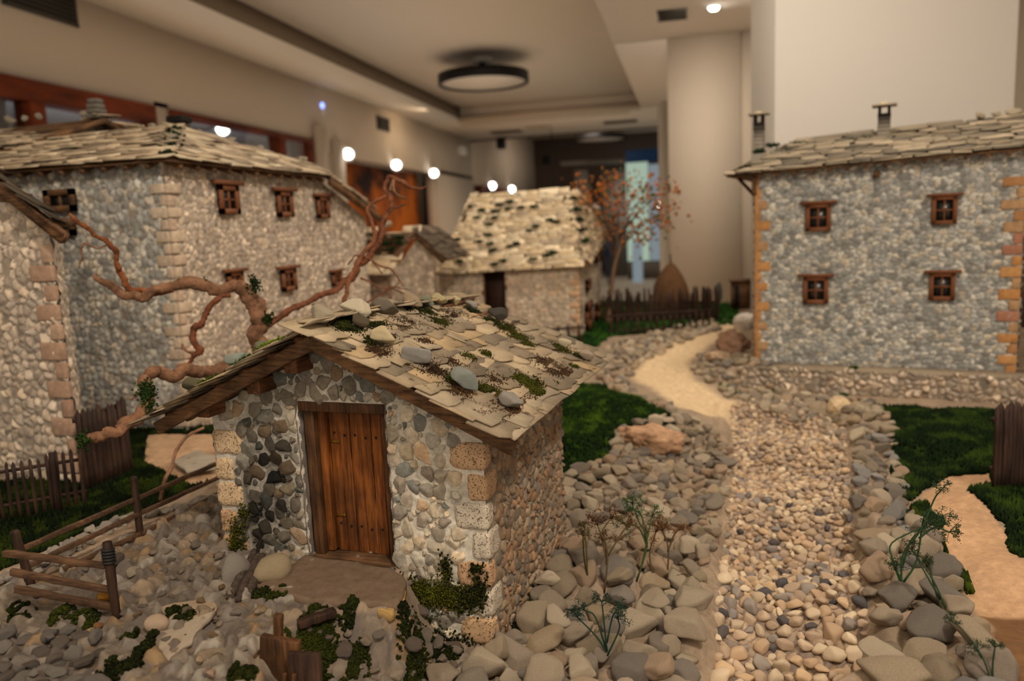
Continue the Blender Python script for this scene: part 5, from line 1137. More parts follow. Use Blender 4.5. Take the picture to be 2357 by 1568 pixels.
slope(HB, apL, ap, cL, c0, .034, .08, 131, th_=.0045, pal=SLB); slope(HB, ap, apR, c0, cR, .034, .08, 132, th_=.0045, pal=SLB)
endE = np.array([BX+ov, yEnd+.05, pE[2]-.005]); slope(HB, apR, apR+[0, .02, 0], cR, endE, .034, .08, 133, th_=.0045, pal=SLB); 
m = MB(); board(m, cR-Z_*.014, endE-Z_*.018, .024, .016); m.build('barge_rafter', M['beam'], HB)
rafters(HB, c0-Z_*.014+[-.006, .03, 0], cR-Z_*.014+[-.006, 0, 0], (-1, 0, .4), 12, .05); rafters(HB, cL-Z_*.014+[0, .006, 0], c0-Z_*.014+[-.03, .006, 0], (0, 1, .4), 10, .05)
p = atd(415, 300, 2.38); m = MB(); obox(m, p+Z_*-.03, X_, Y_, Z_, .045, .045, .10, lin((70, 58, 48))); obox(m, p+Z_*.032, X_, Y_, Z_, .055, .055, .02, lin((30, 26, 22))); m.build('chimney', M['wallfar'], HB, bevel=.003)
far_moss(HB, [ap+(c0-ap)*k+np.array([.0, 0, .008]) for k in (.1, .3, .5, .7, .9)]+[atd(x, y, D)+Z_*0 for x, y, D in ()], .008, 40, .005)
rsn = random.Random(4)
for k, (x, y, s, D) in enumerate([(460, 300, 20, 2.35), (535, 322, 24, 2.55), (600, 348, 22, 2.75), (690, 364, 22, 3.0), (720, 372, 20, 3.1), (350, 285, 22, 2.25), (395, 318, 26, 2.1), (400, 348, 20, 1.95), (330, 300, 18, 2.2)]):
    u = (D-2.2); q = along(ap, c0, x) if k in (6, 7) else along(apL, ap, x) if k in (5, 8) else along(ap, apR, x); o = put_stone('ridge_stone', LIB_COB[k % 14], q, s/FPX*D*1.1, rsn, lin((178, 164, 142)))
    tag(o, ['stone on the big left house ridge just right of the chimney', 'stone on the big left house ridge, second right of the chimney', 'stone on the big left house ridge above its second window', 'stone near the far end of the big left house roof', 'last small stone at the far end of the big left house roof', 'stone on the big left house ridge left of the chimney', 'upper stone on the roof hip below the chimney', 'lower stone on the roof hip below the chimney', 'small stone on the big left house roof left of the hip'][k], 'stone')
# --- house C, behind B on the left
HCc = thing('stone_house', (-2.1, 2.4, .87), 'house behind the big left one, only its slate roof and gable showing', 'house')
pk = atd(238, 272, 2.45); el = atd(-30, 345, 2.2); er = atd(300, 300, 2.62); gC = atd(-30, 300, 2.65)
w0 = pk+np.array([-.1, .35, 0])
slope(HCc, gC+[-.3, .1, .02], pk, el+[-.3, 0, 0], atd(20, 345, 2.20), .036, .08, 141, th_=.0045, pal=SLB)
slope(HCc, pk, gC+[-.3, .1, .02], er+[.02, 0, -.0], er+[-.5, .4, .0], .036, .08, 142, th_=.0045, deck=True)
V = [atd(20, 350, 2.25), atd(232, 282, 2.47), atd(262, 300, 2.60), atd(285, 330, 2.66), atd(200, 480, 2.5), atd(0, 480, 2.3)]
m = MB(); m.add(V+[v+np.array([-.05, .05, 0]) for v in V], [(0, 1, 2, 3, 4, 5), (11, 10, 9, 8, 7, 6)]+[(i, 6+i, 6+(i+1) % 6, (i+1) % 6) for i in range(6)], lin((98, 80, 66))); m.build('gable_wall', M['wallfar'], HCc)
m = MB(); board(m, atd(15, 352, 2.2), atd(238, 278, 2.45), .016, .014); board(m, atd(238, 278, 2.45), atd(292, 305, 2.6), .016, .014); m.build('barge_rafter', M['beam'], HCc)
p = atd(222, 258, 2.46); m = MB()
for k in range(4): obox(m, p+Z_*(-.014+.016*k), X_, Y_, Z_, .05-.005*k, .05-.005*k, .014, lin((110, 104, 94)))
m.build('chimney', M['wallfar'], HCc, bevel=.003)
o = put_stone('ridge_stone', LIB_COB[3], atd(222, 238, 2.46), .034, rsn, lin((190, 170, 144))); tag(o, 'pale pointed stone topping the stub chimney of the rear left house', 'stone')
for k, (x, y, s) in enumerate([(25, 278, 30), (58, 272, 24), (90, 268, 28), (195, 262, 24)]):
    o = put_stone('ridge_stone', LIB_COB[(k+6) % 14], atd(x, y, 2.5+(.1 if k < 3 else 0)), s/FPX*2.5, rsn, lin((172, 160, 138))); tag(o, ['leftmost stone on the rear left house ridge', 'second stone from the left on the rear left house ridge', 'third stone from the left on the rear left house ridge', 'stone on the rear left house ridge close to its chimney'][k], 'stone')

# --- small house D
YD = 3.0; dk = ony(962, 540, YD); dl_ = ony(905, 600, YD); dr_ = ony(1012, 598, YD)
HD = thing('stone_house', (-1.15, 3.2, .86), 'small low house with light slate roof between the big left house and the hipped house', 'house')
gx0, gx1 = ony(905, 700, YD)[0]+.0, ony(1003, 700, YD)[0]; gcx = dk[0]
def dmask(u, v): z = v+.8; x = gx0+u; return z < dk[2]-.012-np.abs(x-gcx)*((dk[2]-dr_[2])/(gx1-gcx+.03))
relief_wall('gable_wall', (gx0, YD, .8), X_, Z_, gx1-gx0, .6, .005, .020, dmask, M['wallfar'], HD, seed=151, height=.35, pal=PALE, mort=(176, 160, 140), gap=.05, nrm=-Y_, facet=.8)
# long side faces left-front: runs from the gable toward the viewer's left
dA = np.array([gx0, YD, 0]); dB = np.array([ony(830, 700, YD-.02)[0]-.1, YD+.04, 0]); dU = unit(dB-dA)
zD = ony(905, 625, YD)[2]
relief_wall('side_wall', (gx0, YD+.002, .8), dU, Z_, .36, zD-.8, .005, .02, None, M['wallfar'], HD, seed=152, height=.35, pal=[(150, 124, 100), (130, 108, 90), (160, 136, 112)], mort=(140, 116, 94), gap=.05, nrm=-Y_, facet=.8)
tR = dk+[0, -.03, .012]; tL = np.array([dk[0]-.34, YD+.03, dk[2]+.012]); bR = np.array([gx0+.01, YD-.06, zD-.004]); bL = np.array([gx0-.36, YD-.04, zD-.004])
slope(HD, tL, tR, bL, bR, .03, .07, 153, th_=.004)
m = MB(); board(m, dk+[.004, -.03, .0], dr_+[.03, -.03, -.006], .022, .03); m.build('barge_rafter', M['beam'], HD)
slope(HD, dk+[0, .3, .012], dk+[0, -.04, .012], dr_+[.035, .3, .002], dr_+[.035, -.04, .002], .03, .07, 154, pal=[(90, 78, 64), (110, 94, 78)])
far_moss(HD, [tL+(tR-tL)*k+(bL-tL)*j+Z_*.008 for k, j in ((.45, .05), (.6, .12), (.75, .3), (.85, .15), (.6, .35), (.9, .45), (.95, .3))], .010, 50, .005)
for k, (x, y, s) in enumerate([(893, 512, 24), (955, 520, 22)]):
    o = put_stone('ridge_stone', LIB_COB[k+2], ony(x, y+4, YD-.01), s/FPX*3.1, rsn, lin((196, 180, 156))); tag(o, ['left stone on the small low house ridge', 'right stone on the small low house ridge beside the gable'][k], 'stone')

# --- hipped house E
HEh = thing('stone_house', (-.8, 3.7, .85), 'pale house with a tall hipped slate roof and dark doorway, in the middle distance', 'house')
EC = onz(1338, 775, .85); EYf = EC[1]; exR = EC[0]; exL = ony(1014, 700, EYf)[0]
zE = ony(1180, 622, EYf)[2]; zL = ony(1014, 628, EYf)[2]
dxa, dxb = ony(1116, 700, EYf)[0], ony(1166, 700, EYf)[0]; dzz = ony(1140, 720, EYf)[2]-.05
relief_wall('front_wall', (exL, EYf, .8), X_, Z_, exR-exL, zE+.01-.8, .005, .02, lambda u, v: ~((u+exL > dxa) & (u+exL < dxb) & (v+.8 > dzz)), M['wallfar'], HEh, seed=161, height=.35, pal=[(206, 186, 160), (190, 172, 150), (214, 196, 170), (176, 160, 142), (204, 176, 146)], mort=(196, 176, 152), gap=.05, nrm=-Y_, facet=.8)
relief_wall('side_wall', (exR, EYf, .8), Y_, Z_, .80, zE+.16-.8, .006, .02, None, M['wallfar'], HEh, seed=162, height=.35, pal=PALE, mort=(196, 176, 152), gap=.05, nrm=X_, facet=.8)
quoins(HEh, (exR, EYf, .8), -X_, -Y_, .85, zE-.01, [(206, 168, 132), (196, 160, 124)], .045, .026, 9)
m = MB(); box(m, (dxa-.002, EYf+.05, dzz-.01), (dxb+.002, EYf+.06, zE)); dd = m.build('door', M['picket'], HEh)
m = MB(); box(m, (dxa-.012, EYf-.002, dzz), (dxa, EYf+.05, zE)); box(m, (dxb, EYf-.002, dzz), (dxb+.008, EYf+.05, zE)); m.build('door_frame', M['beam'], HEh)
for x0, y0, x1, y1 in ((1345, 548, 1356, 610), (1364, 552, 1374, 606), (1344, 640, 1352, 672), (1344, 690, 1356, 765), (1366, 690, 1376, 742)):
    a = onx(x0, y1, exR); b = onx(x1, y0, exR); house_window(HEh, (a+b)/2+X_*.002, Y_, X_, abs(b[1]-a[1]), b[2]-a[2], mull=2, lint=False)
eL_, eR_ = ony(1006, 632, EYf-.05), ony(1352, 612, EYf-.05); tLe = np.array([*ony(1086, 456, EYf+.32)]); tRe = ony(1306, 468, EYf+.32); tRe[2] = tLe[2]-.01
Nn, UU, DD = slope(HEh, tLe, tRe, eL_, eR_, .022, .062, 163, th_=.0024)
eB = np.array([eR_[0]+.02, EYf+.86, eR_[2]+.16]); slope(HEh, tRe, tRe+[0, .25, 0], eR_, eB, .03, .07, 164, th_=.004); slope(HEh, tLe+[0, .2, 0], tLe, eL_+[0, .8, 0], eL_, .03, .07, 165, th_=.004)
def ept(x, y): return rpt(x, y, eL_, Nn)+Nn*.014
far_moss(HEh, [ept(x, y) for x, y in ((1085, 480), (1110, 488), (1140, 490), (1170, 485), (1175, 468), (1200, 482), (1230, 480), (1140, 505), (1130, 520), (1125, 545), (1130, 565), (1135, 580), (1100, 505), (1220, 535), (1235, 525), (1265, 510), (1280, 515), (1190, 565), (1175, 572), (1060, 605), (1140, 612), (1160, 605), (1230, 600), (1260, 592), (1275, 585), (1052, 555), (1030, 548), (1150, 475), (1105, 560))], .007, 46, .005)
far_moss(HEh, [tRe+(eR_-tRe)*k+np.array([.015, 0, .01]) for k in (.1, .25, .4, .55, .7)], .014, 50, .006)
for k in range(7):
    q = tLe+(tRe-tLe)*(k+.5)/7+Z_*.008; o = put_stone('ridge_stone', LIB_COB[(k+1) % 14], q, .036, rsn, lin((188, 176, 150)))
    tag(o, '%s small pale stone from the left along the hipped house ridge' % ['first', 'second', 'third', 'fourth', 'fifth', 'sixth', 'seventh'][k], 'stone')

# ================================================================== FENCES
def picket_fence(P, hgt, step, wd, lab, seed=0, name='picket_fence', lean=.03, rails=(.25, .8), jit=.04, posts=(), pointed=True, mat='picket'):
    P = [np.array(p, float) for p in P]; rg = random.Random(seed); t = thing(name, P[0], lab, 'fence'); seg = 0
    for a, b in zip(P[:-1], P[1:]):
        L = np.linalg.norm((b-a)[:2]); n = max(2, int(L/step)); u = unit((b-a)*[1, 1, 0]); nrm = np.array([u[1], -u[0], 0])
        for k in range(n):
            q = a+(b-a)*(k+.5)/n; q[2] = gz(q[0], q[1])-.004; h = hgt*rg.uniform(1-jit, 1+jit); top = q+Z_*h+u*rg.uniform(-lean, lean)*h+nrm*rg.uniform(-lean, lean)*h; w2 = wd*rg.uniform(.85, 1.1)
            m = MB(); board(m, q, top-Z_*wd*.8, w2, wd*.6, up=u, seed=k, wob=.08, n=4)
            if pointed: V = boxv(top-Z_*wd*.8, u, nrm, Z_, w2, wd*.6, .0005)[:4]; m.add(V+[top+Z_*wd*.3], [(0, 1, 4), (1, 2, 4), (2, 3, 4), (3, 0, 4)])
            m.build('picket', M[mat], t)
        for r in rails:
            m = MB(); za, zb_ = gz(a[0], a[1]), gz(b[0], b[1]); board(m, a*[1, 1, 0]+Z_*(za+hgt*r)+nrm*-wd*.6, b*[1, 1, 0]+Z_*(zb_+hgt*r)+nrm*-wd*.6, wd*.9, wd*.5, seed=3, wob=.05); m.build('rail', M[mat], t)
    for f in posts:
        a, b = P[0], P[1]; q = a+(b-a)*f; q[2] = gz(q[0], q[1])-.004; m = MB(); tube(m, [q, q+Z_*hgt*.6, q+Z_*hgt*1.02], [wd*.95]*2+[wd*.8], 8, 2, rough=.1); m.build('post', M[mat], t)
    return t
f0, f1 = gp(-60, 1215), gp(205, 1165)
picket_fence([f0, f1], .118, .0125, .0068, 'dark picket fence in front of the left edge house', 1, posts=(.73,))
f2, f3 = gp(196, 1135), gp(305, 1085)
picket_fence([f2, f3], .170, .0125, .011, 'taller dark close-boarded fence right of the pointed picket fence', 2, lean=.01, rails=(.15, .9))
g0_, g1_, g2_ = gp(2284, 1130), gp(2420, 1120), gp(2600, 1130)
picket_fence([g0_, g1_], .172, .0115, .0095, 'dark close picket fence at the right edge beside the sandy path', 3, lean=.012)
bz = .85
b0 = onz(1385, 770, bz); b1 = onz(1655, 748, bz); 
picket_fence([onz(1390, 745, .85), onz(1655, 738, .85)], .165, .013, .012, 'tall dark stake fence in front of the haystack', 4, lean=.05, jit=.14, rails=(.3, .6))
picket_fence([onz(1400, 772, .85), onz(1640, 757, .85)], .095, .03, .010, 'low dark fence with gaps on the far turf before the stake fence', 5, lean=.02, rails=(.15, .92), pointed=False)
picket_fence([onz(1225, 800, .85), onz(1345, 792, .85)], .10, .042, .011, 'sparse dark pickets at the foot of the hipped house', 6, lean=.03)
picket_fence([onz(1240, 790, .85), onz(1375, 720, .85)], .055, .02, .006, 'thin low picket fence by the hipped house corner', 7)
# ================================================================== HAYSTACK, SHED, STANDING STONE, BOULDERS
p = onz(1545, 722, .85); D = (p-CAM)@fw; hs = thing('haystack', p, 'brown cone-shaped haystack with a pole tip behind the far fence', 'haystack')
prof = [(0, .0), (.085, .0), (.098, .05), (.10, .10), (.088, .16), (.066, .21), (.038, .25), (.014, .275), (0, .285)]
V = []; F = []; n = 40
for k, (r, z) in enumerate(prof):
    for j in range(n): a = 6.283*j/n; V.append(p+np.array([r*math.cos(a)*(1+.05*math.sin(5*a+k)), r*math.sin(a), z]))
for k in range(len(prof)-1):
    for j in range(n): F.append((k*n+j, k*n+(j+1) % n, (k+1)*n+(j+1) % n, (k+1)*n+j))
V = np.array(V); V += .006*noise3(V*60, 3)[:, None]*unit([1, 1, .3]); m = MB(); m.add(V, F, lin((112, 80, 52))); m.build('hay', M['straw'], hs, smooth=True)
m = MB(); tube(m, [p+Z_*.26, p+Z_*.33], [.006, .003], 6, 2); m.build('pole', M['picket'], hs)
q = onz(1703, 712, .86); t = thing('wooden_shed', q, 'small dark wooden privy-like shed left of the tall grey house', 'shed')
m = MB(); box(m, q+np.array([-.045, 0, 0]), q+np.array([.06, .08, .15])); m.build('walls', M['beam'], t); m = MB(); box(m, q+np.array([-.055, -.01, .15]), q+np.array([.07, .09, .162])); m.build('roof', M['beam'], t)
m = MB(); box(m, q+np.array([-.03, -.003, .01]), q+np.array([-.005, .001, .13])); m.build('doorway', M['ventd'], t)
q = onz(1652, 708, .86); V, F = stone_shape(77, 4, flat=(.5, .3, 1.5)); m = MB(); m.add(V*.075*np.array([1, 1, 1.0])+q+Z_*.07, F, lin((90, 92, 80))); tag(m.build('standing_stone', M['cobble'], smooth=True), 'grey upright stone between the far fence and the wooden shed', 'stone')
def boulder(x, y, wpx, hpx, cc, lab, seed, rough=.13, z=None, mat='cobble', name='boulder'):
    p = gpx(x, y+hpx*.4) if z is None else onz(x, y+hpx*.4, z); D = (p-CAM)@fw; V, F = ICO[5]; S_, _ = stone_shape(seed, 5, npl=9, p=12, flat=(1, .8, .8), rough=rough)
    S_ = S_*(1+.07*noise3(S_*4, seed)+.07*noise3(S_*9, seed)+.04*noise3(S_*18, seed)+.02*noise3(S_*36, seed))[:, None]; m = MB(); m.add(S_*np.array([wpx, wpx*.8, hpx*1.1])/2/FPX*D+p+Z_*hpx*.38/FPX*D, F, lin(cc)); o = m.build(name, M[mat], smooth=True); return tag(o, lab, 'boulder')
boulder(1502, 1005, 168, 98, (178, 140, 108), 'large rough reddish-brown boulder between the middle lawn and the river bank', 5)
boulder(1690, 790, 84, 80, (150, 116, 92), 'brown mossy boulder at the near left corner of the tall grey house', 6)
boulder(1716, 738, 56, 44, (226, 214, 200), 'white rock beside the path below the wooden shed', 7, .06)
boulder(1930, 935, 74, 66, (206, 180, 142), 'big cream hollowed rock on the bank below the tall grey house', 8, .06)
boulder(1650, 820, 60, 40, (196, 166, 136), 'pale lump of rock where the path bends at the house corner', 9, .06)

# ================================================================== COBBLES, BANKS AND RIVER PEBBLES
def inpoly(x, y, poly):
    L = POLYS.get(id(poly))
    if L is None: L = POLYS[id(poly)] = [(float(a[0]), float(a[1]), float(b[0]), float(b[1])) for a, b in zip(poly, np.roll(poly, -1, 0))]
    d = 1e9; ins = False
    for ax, ay, bx_, by_ in L:
        ex, ey = bx_-ax, by_-ay; t = ((x-ax)*ex+(y-ay)*ey)/(ex*ex+ey*ey+1e-12); t = 0 if t < 0 else 1 if t > 1 else t
        q = (x-ax-t*ex)**2+(y-ay-t*ey)**2; d = q if q < d else d
        if (ay > y) != (by_ > y) and x < ex*(y-ay)/(by_-ay)+ax: ins = not ins
    return -math.sqrt(d) if ins else math.sqrt(d)
POLYS = {}
CP_ = [(210, 190, 162), (194, 174, 148), (178, 160, 138), (218, 198, 168), (168, 152, 134), (198, 168, 138), (184, 164, 136), (156, 144, 130), (206, 180, 146)]
hutpoly = np.array([hp(A0-.004, -.004, 0)[:2], hp(A1+.006, -.004, 0)[:2], hp(A1+.006, .39, 0)[:2], hp(A0-.004, .39, 0)[:2]])
def scatter(poly, smin, smax, n, seed, over=.74, near=1.6, taken=None, avoid=(), grow=0):
    rg = random.Random(seed); lo = poly.min(0); hi = poly.max(0); out = taken if taken is not None else []; st_ = len(out)
    cell = smax*(1+grow); grid = {}
    for o in out: grid.setdefault((int(o[0]/cell), int(o[1]/cell)), []).append(o)
    tries = 0; ph = 0
    while len(out)-st_ < n and tries < n*60:
        tries += 1; f = 1-min(1, tries/(n*30)); x = rg.uniform(lo[0], hi[0]); y = rg.uniform(lo[1], hi[1]); s = (smin+(smax-smin)*(f*rg.uniform(.6, 1)**1.5))*(1+grow*max(0, min(1, (1.55-y)/.5)))
        if inpoly(x, y, poly) > -s*.15: continue
        if inpoly(x, y, hutpoly) < s*.35: continue
        if any(inpoly(x, y, a) < s*.3 for a in avoid): continue
        gi, gj = int(x/cell), int(y/cell); ok = True
        for i in (-1, 0, 1):
            for j in (-1, 0, 1):
                for o in grid.get((gi+i, gj+j), ()):
                    if (o[0]-x)**2+(o[1]-y)**2 < ((o[2]+s)/2*over)**2: ok = False; break
                if not ok: break
            if not ok: break
        if ok: o = (x, y, s); out.append(o); grid.setdefault((gi, gj), []).append(o)
    return out[st_:]
def wp(x, y, z=.8): return np.array(onz(x, y, z)[:2])
LMK = {
 'cobble': ('cobble', [('beside the front corner of the hut', wp(1180, 1520)), ('below the front feathery plant at the bottom edge', wp(1380, 1560)), ('around the front feathery plant', wp(1400, 1450)), ('against the side wall of the hut', wp(1270, 1330)), ('at the feet of the brown-headed plants', wp(1400, 1330)), ('under the withered plant', wp(1590, 1360)), ('in the heap behind the umbel plants', wp(1420, 1170)), ('by the stream edge halfway up the heap', wp(1620, 1180)), ('at the heap top near the brown boulder', wp(1480, 1080)), ('between the hut wall and the middle lawn', wp(1320, 1130)), ('at the bottom of the heap beside the stream bed', wp(1560, 1520))]),
 'bank_stone': ('stone', [('at the foot of the bank by the bottom edge', wp(2060, 1540)), ('under the low plant at the bottom right', wp(2250, 1520)), ('around the stem of the tall bank plant', wp(2080, 1390)), ('on the bank top beside the sandy path', wp(2250, 1400)), ('halfway up the right bank', wp(2030, 1260)), ('beside the narrow turf strip', wp(2120, 1230)), ('on the bank below the right lawn corner', wp(2040, 1130)), ('at the far end of the right bank', wp(2010, 1030))]),
 'path_stone': ('blurred stone', [('behind the middle lawn left of the path', wp(1400, 850)), ('on the outer bend of the sandy path', wp(1500, 790)), ('where the path nears the wooden shed', wp(1640, 765)), ('between path and middle lawn', wp(1470, 900)), ('above the brown boulder', wp(1560, 960)), ('at the head of the stream bed', wp(1640, 985))]),
 'foot_stone': ('blurred stone', [('at the near left corner of the tall grey house', wp(1700, 850)), ('under the left half of the retaining wall', wp(1820, 900)), ('around the hollowed cream rock', wp(1930, 940)), ('below the middle of the retaining wall', wp(2010, 930)), ('in the inner bend of the path', wp(1620, 850)), ('at the upper right end of the stream bed', wp(1930, 980))]),
 'border_stone': ('whitish stone', [('behind the gate, edging the left turf', wp(60, 1340)), ('between the two rail fence posts, edging the turf', wp(200, 1270)), ('behind the farther rail fence post, edging the turf', wp(350, 1205)), ('near the hut corner at the end of the turf edge', wp(470, 1145))]),
 'rubble_stone': ('rubble stone', [('right beside the wooden sluice', wp(760, 1540)), ('in the hollow below the doorstep', wp(800, 1460)), ('under the yellow slab end', wp(900, 1460)), ('below the front corner of the hut', wp(1040, 1520)), ('at the bottom edge between sluice and hut', wp(920, 1560))]),
 'terrace_stone': ('mortared stone', [('at the very corner, bottom left', wp(20, 1550)), ('right of the bottom left corner', wp(180, 1560)), ('above the bottom left corner', wp(60, 1500)), ('near the ochre slab', wp(190, 1490))]),
 'terrace_chip': ('stone chip', [('just behind the stick gate', wp(170, 1360, .88)), ('along the rail fence foot', wp(330, 1250, .88)), ('near the hearth', wp(500, 1330, .88)), ('around the round cream stone', wp(370, 1440, .88)), ('at the bottom near the sluice', wp(520, 1530, .88)), ('in the middle of the terrace', wp(330, 1340, .88))]),
}
def describe(name, items):
    """label every stone by tone, size and nearest landmark; the biggest of each place gets a label of its own"""
    noun, marks = LMK[name]; first = {}; ss = sorted(i[2] for i in items); q1, q2 = ss[len(ss)//3], ss[2*len(ss)//3]; sl_ = sorted(float(np.mean(i[3])) for i in items); l1, l2 = sl_[len(sl_)//3], sl_[2*len(sl_)//3]; sr_ = sorted(float(i[3][0]/i[3][2]) for i in items); r1, r2 = sr_[len(sr_)//3], sr_[2*len(sr_)//3]
    for o, loc, s, c in items:
        l = float(np.mean(c)); r = float(c[0]/c[2])
        tone = ('lighter' if l > l2 else 'mid-toned' if l > l1 else 'darker') + (' greyish' if r < r1 else '' if r < r2 else ' tan'); size = 'small' if s < q1 else 'large' if s > q2 else 'medium'
        mk = min(marks, key=lambda m: (m[1][0]-loc[0])**2+(m[1][1]-loc[1])**2)[0]
        key_ = (mk, 'big'); first.setdefault(key_, []).append((s, o))
        o['label'] = '%s %s %s %s' % (size, tone, noun, mk); o['group'] = o['label'].replace(noun, noun+'s')
    for (mk, _), L in first.items():
        L.sort(key=lambda t: -t[0]); o = L[0][1]; o['label'] = 'largest %s %s' % (noun, mk); o['group'] = 'landmark stones'
        if len(L) > 3: o = L[-1][1]; o['label'] = 'smallest %s %s' % (noun, mk); o['group'] = 'landmark stones'
def lay(name, S_, lib, cat, grp, labf, pal, rg, sink=.25, cap=300, key=None, zadd=0, mult=.9):
    S_ = sorted(S_, key=lambda o: -(o[2]/math.hypot(o[0], o[1]))); rest = []; items = []
    for k, (x, y, s) in enumerate(S_):
        c = lin(rg.choice(pal))*rg.uniform(.8, 1.12)*mult
        if k < cap:
            o = put_stone(name, lib[rg.randrange(len(lib))], (x, y, gz(x, y)+s*(.5-sink)*.62+zadd), s*1.08, rg, c, tilt=.45); tag(o, labf(x, y, s, c), cat, grp); items.append((o, (x, y), s, c))
        else: rest.append((x, y, s, c))
    describe(name, items)
    return rest
# heap of cobbles between hut and stream
rg = random.Random(21)
pile = scatter(P_PILE, .019, .048, 420, 31, .80, grow=.5)
near = lambda x, y: y < 1.25
nP = len(pile)
lay('cobble', pile, LIB_COB+LIB_ANG[:4], 'cobble', 'cobbles heaped between the hut and the stream bed', lambda x, y, s, c: 'weathered beige cobble lying in the loose heap between the hut and the dry stream bed', CP_, rg, .22, 330)
# second layer of bigger ones at the front
pile2 = [(x, y, s) for x, y, s in scatter(P_PILE, .032, .048, 46, 37, 1.5) if y < 1.35]
loose = []
for ii, (x, y, s) in enumerate(pile2[:30]):
    o = put_stone('cobble', LIB_COB[rg.randrange(14)], (x, y, gz(x, y)+s*.62), s*1.15, rg, lin(rg.choice(CP_))*.92, tilt=.4); loose.append((o, (x, y), s, np.array(o.color[:3]))); tag(o, 'loose cobble', 'cobble')
LMK['loose'] = ('loose cobble', LMK['cobble'][1]); describe('loose', loose)
# right bank
bank = scatter(P_RB, .022, .055, 300, 41, .76, grow=.5)
lay('bank_stone', bank, LIB_COB+LIB_ANG[:5], 'stone', 'stones of the right bank', lambda x, y, s, c: 'pale stone in the raised bank between the dry stream bed and the right lawn', CP_+[(188, 180, 170), (170, 164, 156)], rg, .22, 300)
# far banks beside the path
P_FB = pts([(1370, 850), (1400, 815), (1500, 780), (1640, 752), (1660, 775), (1560, 805), (1480, 835), (1440, 870), (1470, 900), (1560, 955), (1640, 985), (1600, 1010), (1560, 985), (1460, 925), (1390, 880)], .82)
fb = scatter(P_FB, .022, .052, 200, 51, .72)
lay('path_stone', fb, LIB_COB+LIB_ANG[:3], 'stone', 'stones along the far side of the sandy path', lambda x, y, s, c: 'pale blurred stone along the far left side of the curving sandy path', CP_, rg, .2, 300)
P_FB2 = pts([(1600, 830), (1700, 820), (1740, 850), (1800, 880), (2000, 900), (2060, 960), (1985, 985), (1900, 975), (1900, 940), (1780, 925), (1650, 890), (1590, 860)], .81)
fb2 = scatter(P_FB2, .022, .048, 200, 61, .72)
lay('foot_stone', fb2, LIB_COB+LIB_ANG[:3], 'stone', 'stones below the tall grey house', lambda x, y, s, c: 'pale stone piled below the retaining wall of the tall grey house', CP_, rg, .2, 300)
# left border of little white stones behind the rail fence
P_LB = pts([(0, 1330), (180, 1255), (500, 1125), (505, 1145), (330, 1215), (180, 1290), (60, 1350), (-60, 1400)], .87)
lb_ = scatter(P_LB, .012, .026, 110, 71, .7)
lay('border_stone', lb_, LIB_COB, 'stone', 'white stones edging the left turf', lambda x, y, s, c: 'whitish stone in the row behind the rail fence, edging the left turf', [(200, 186, 168), (186, 172, 156), (210, 196, 180)], rg, .2, 300)
# rough rubble at the bottom
P_RUB = pts([(720, 1600), (700, 1480), (820, 1430), (930, 1440), (1110, 1500), (1010, 1600)], .79)
P_STEP = pts([(570, 1340), (700, 1260), (910, 1290), (950, 1330), (930, 1400), (700, 1400), (590, 1380)], .89)
rub_ = scatter(P_RUB, .010, .036, 170, 81, .85, avoid=(P_STEP,))
lay('rubble_stone', rub_, LIB_ANG+LIB_COB[:4], 'stone', 'rubble under the doorstep', lambda x, y, s, c: 'greyish rubble stone in the mossy hollow under the doorstep', [(150, 136, 120), (166, 150, 132), (136, 120, 106), (180, 160, 138)], rg, .25, 300)
P_TB = pts([(0, 1568), (0, 1500), (150, 1475), (240, 1500), (240, 1640), (0, 1640)], .87)
tb_ = scatter(P_TB, .014, .032, 50, 85, .8)
lay('terrace_stone', tb_, LIB_ANG+LIB_COB, 'stone', 'grey stones at the bottom left corner', lambda x, y, s, c: 'grey-brown stone set in mortar in the bottom left corner', [(140, 130, 120), (156, 146, 134), (124, 112, 100)], rg, .32, 300)
P_T2 = pts([(270, 1420), (60, 1380), (290, 1280), (500, 1170), (520, 1240), (520, 1330), (560, 1440), (590, 1560), (330, 1560), (240, 1500)], .885)
t2_ = scatter(P_T2, .006, .018, 80, 87, 1.6)
lay('terrace_chip', t2_, LIB_ANG, 'stone', 'stone chips on the terrace', lambda x, y, s, c: 'small angular stone chip bedded in the mortar of the cobbled terrace', [(150, 136, 120), (166, 150, 130), (140, 120, 100), (176, 156, 132), (150, 122, 88)], rg, .34, 300)
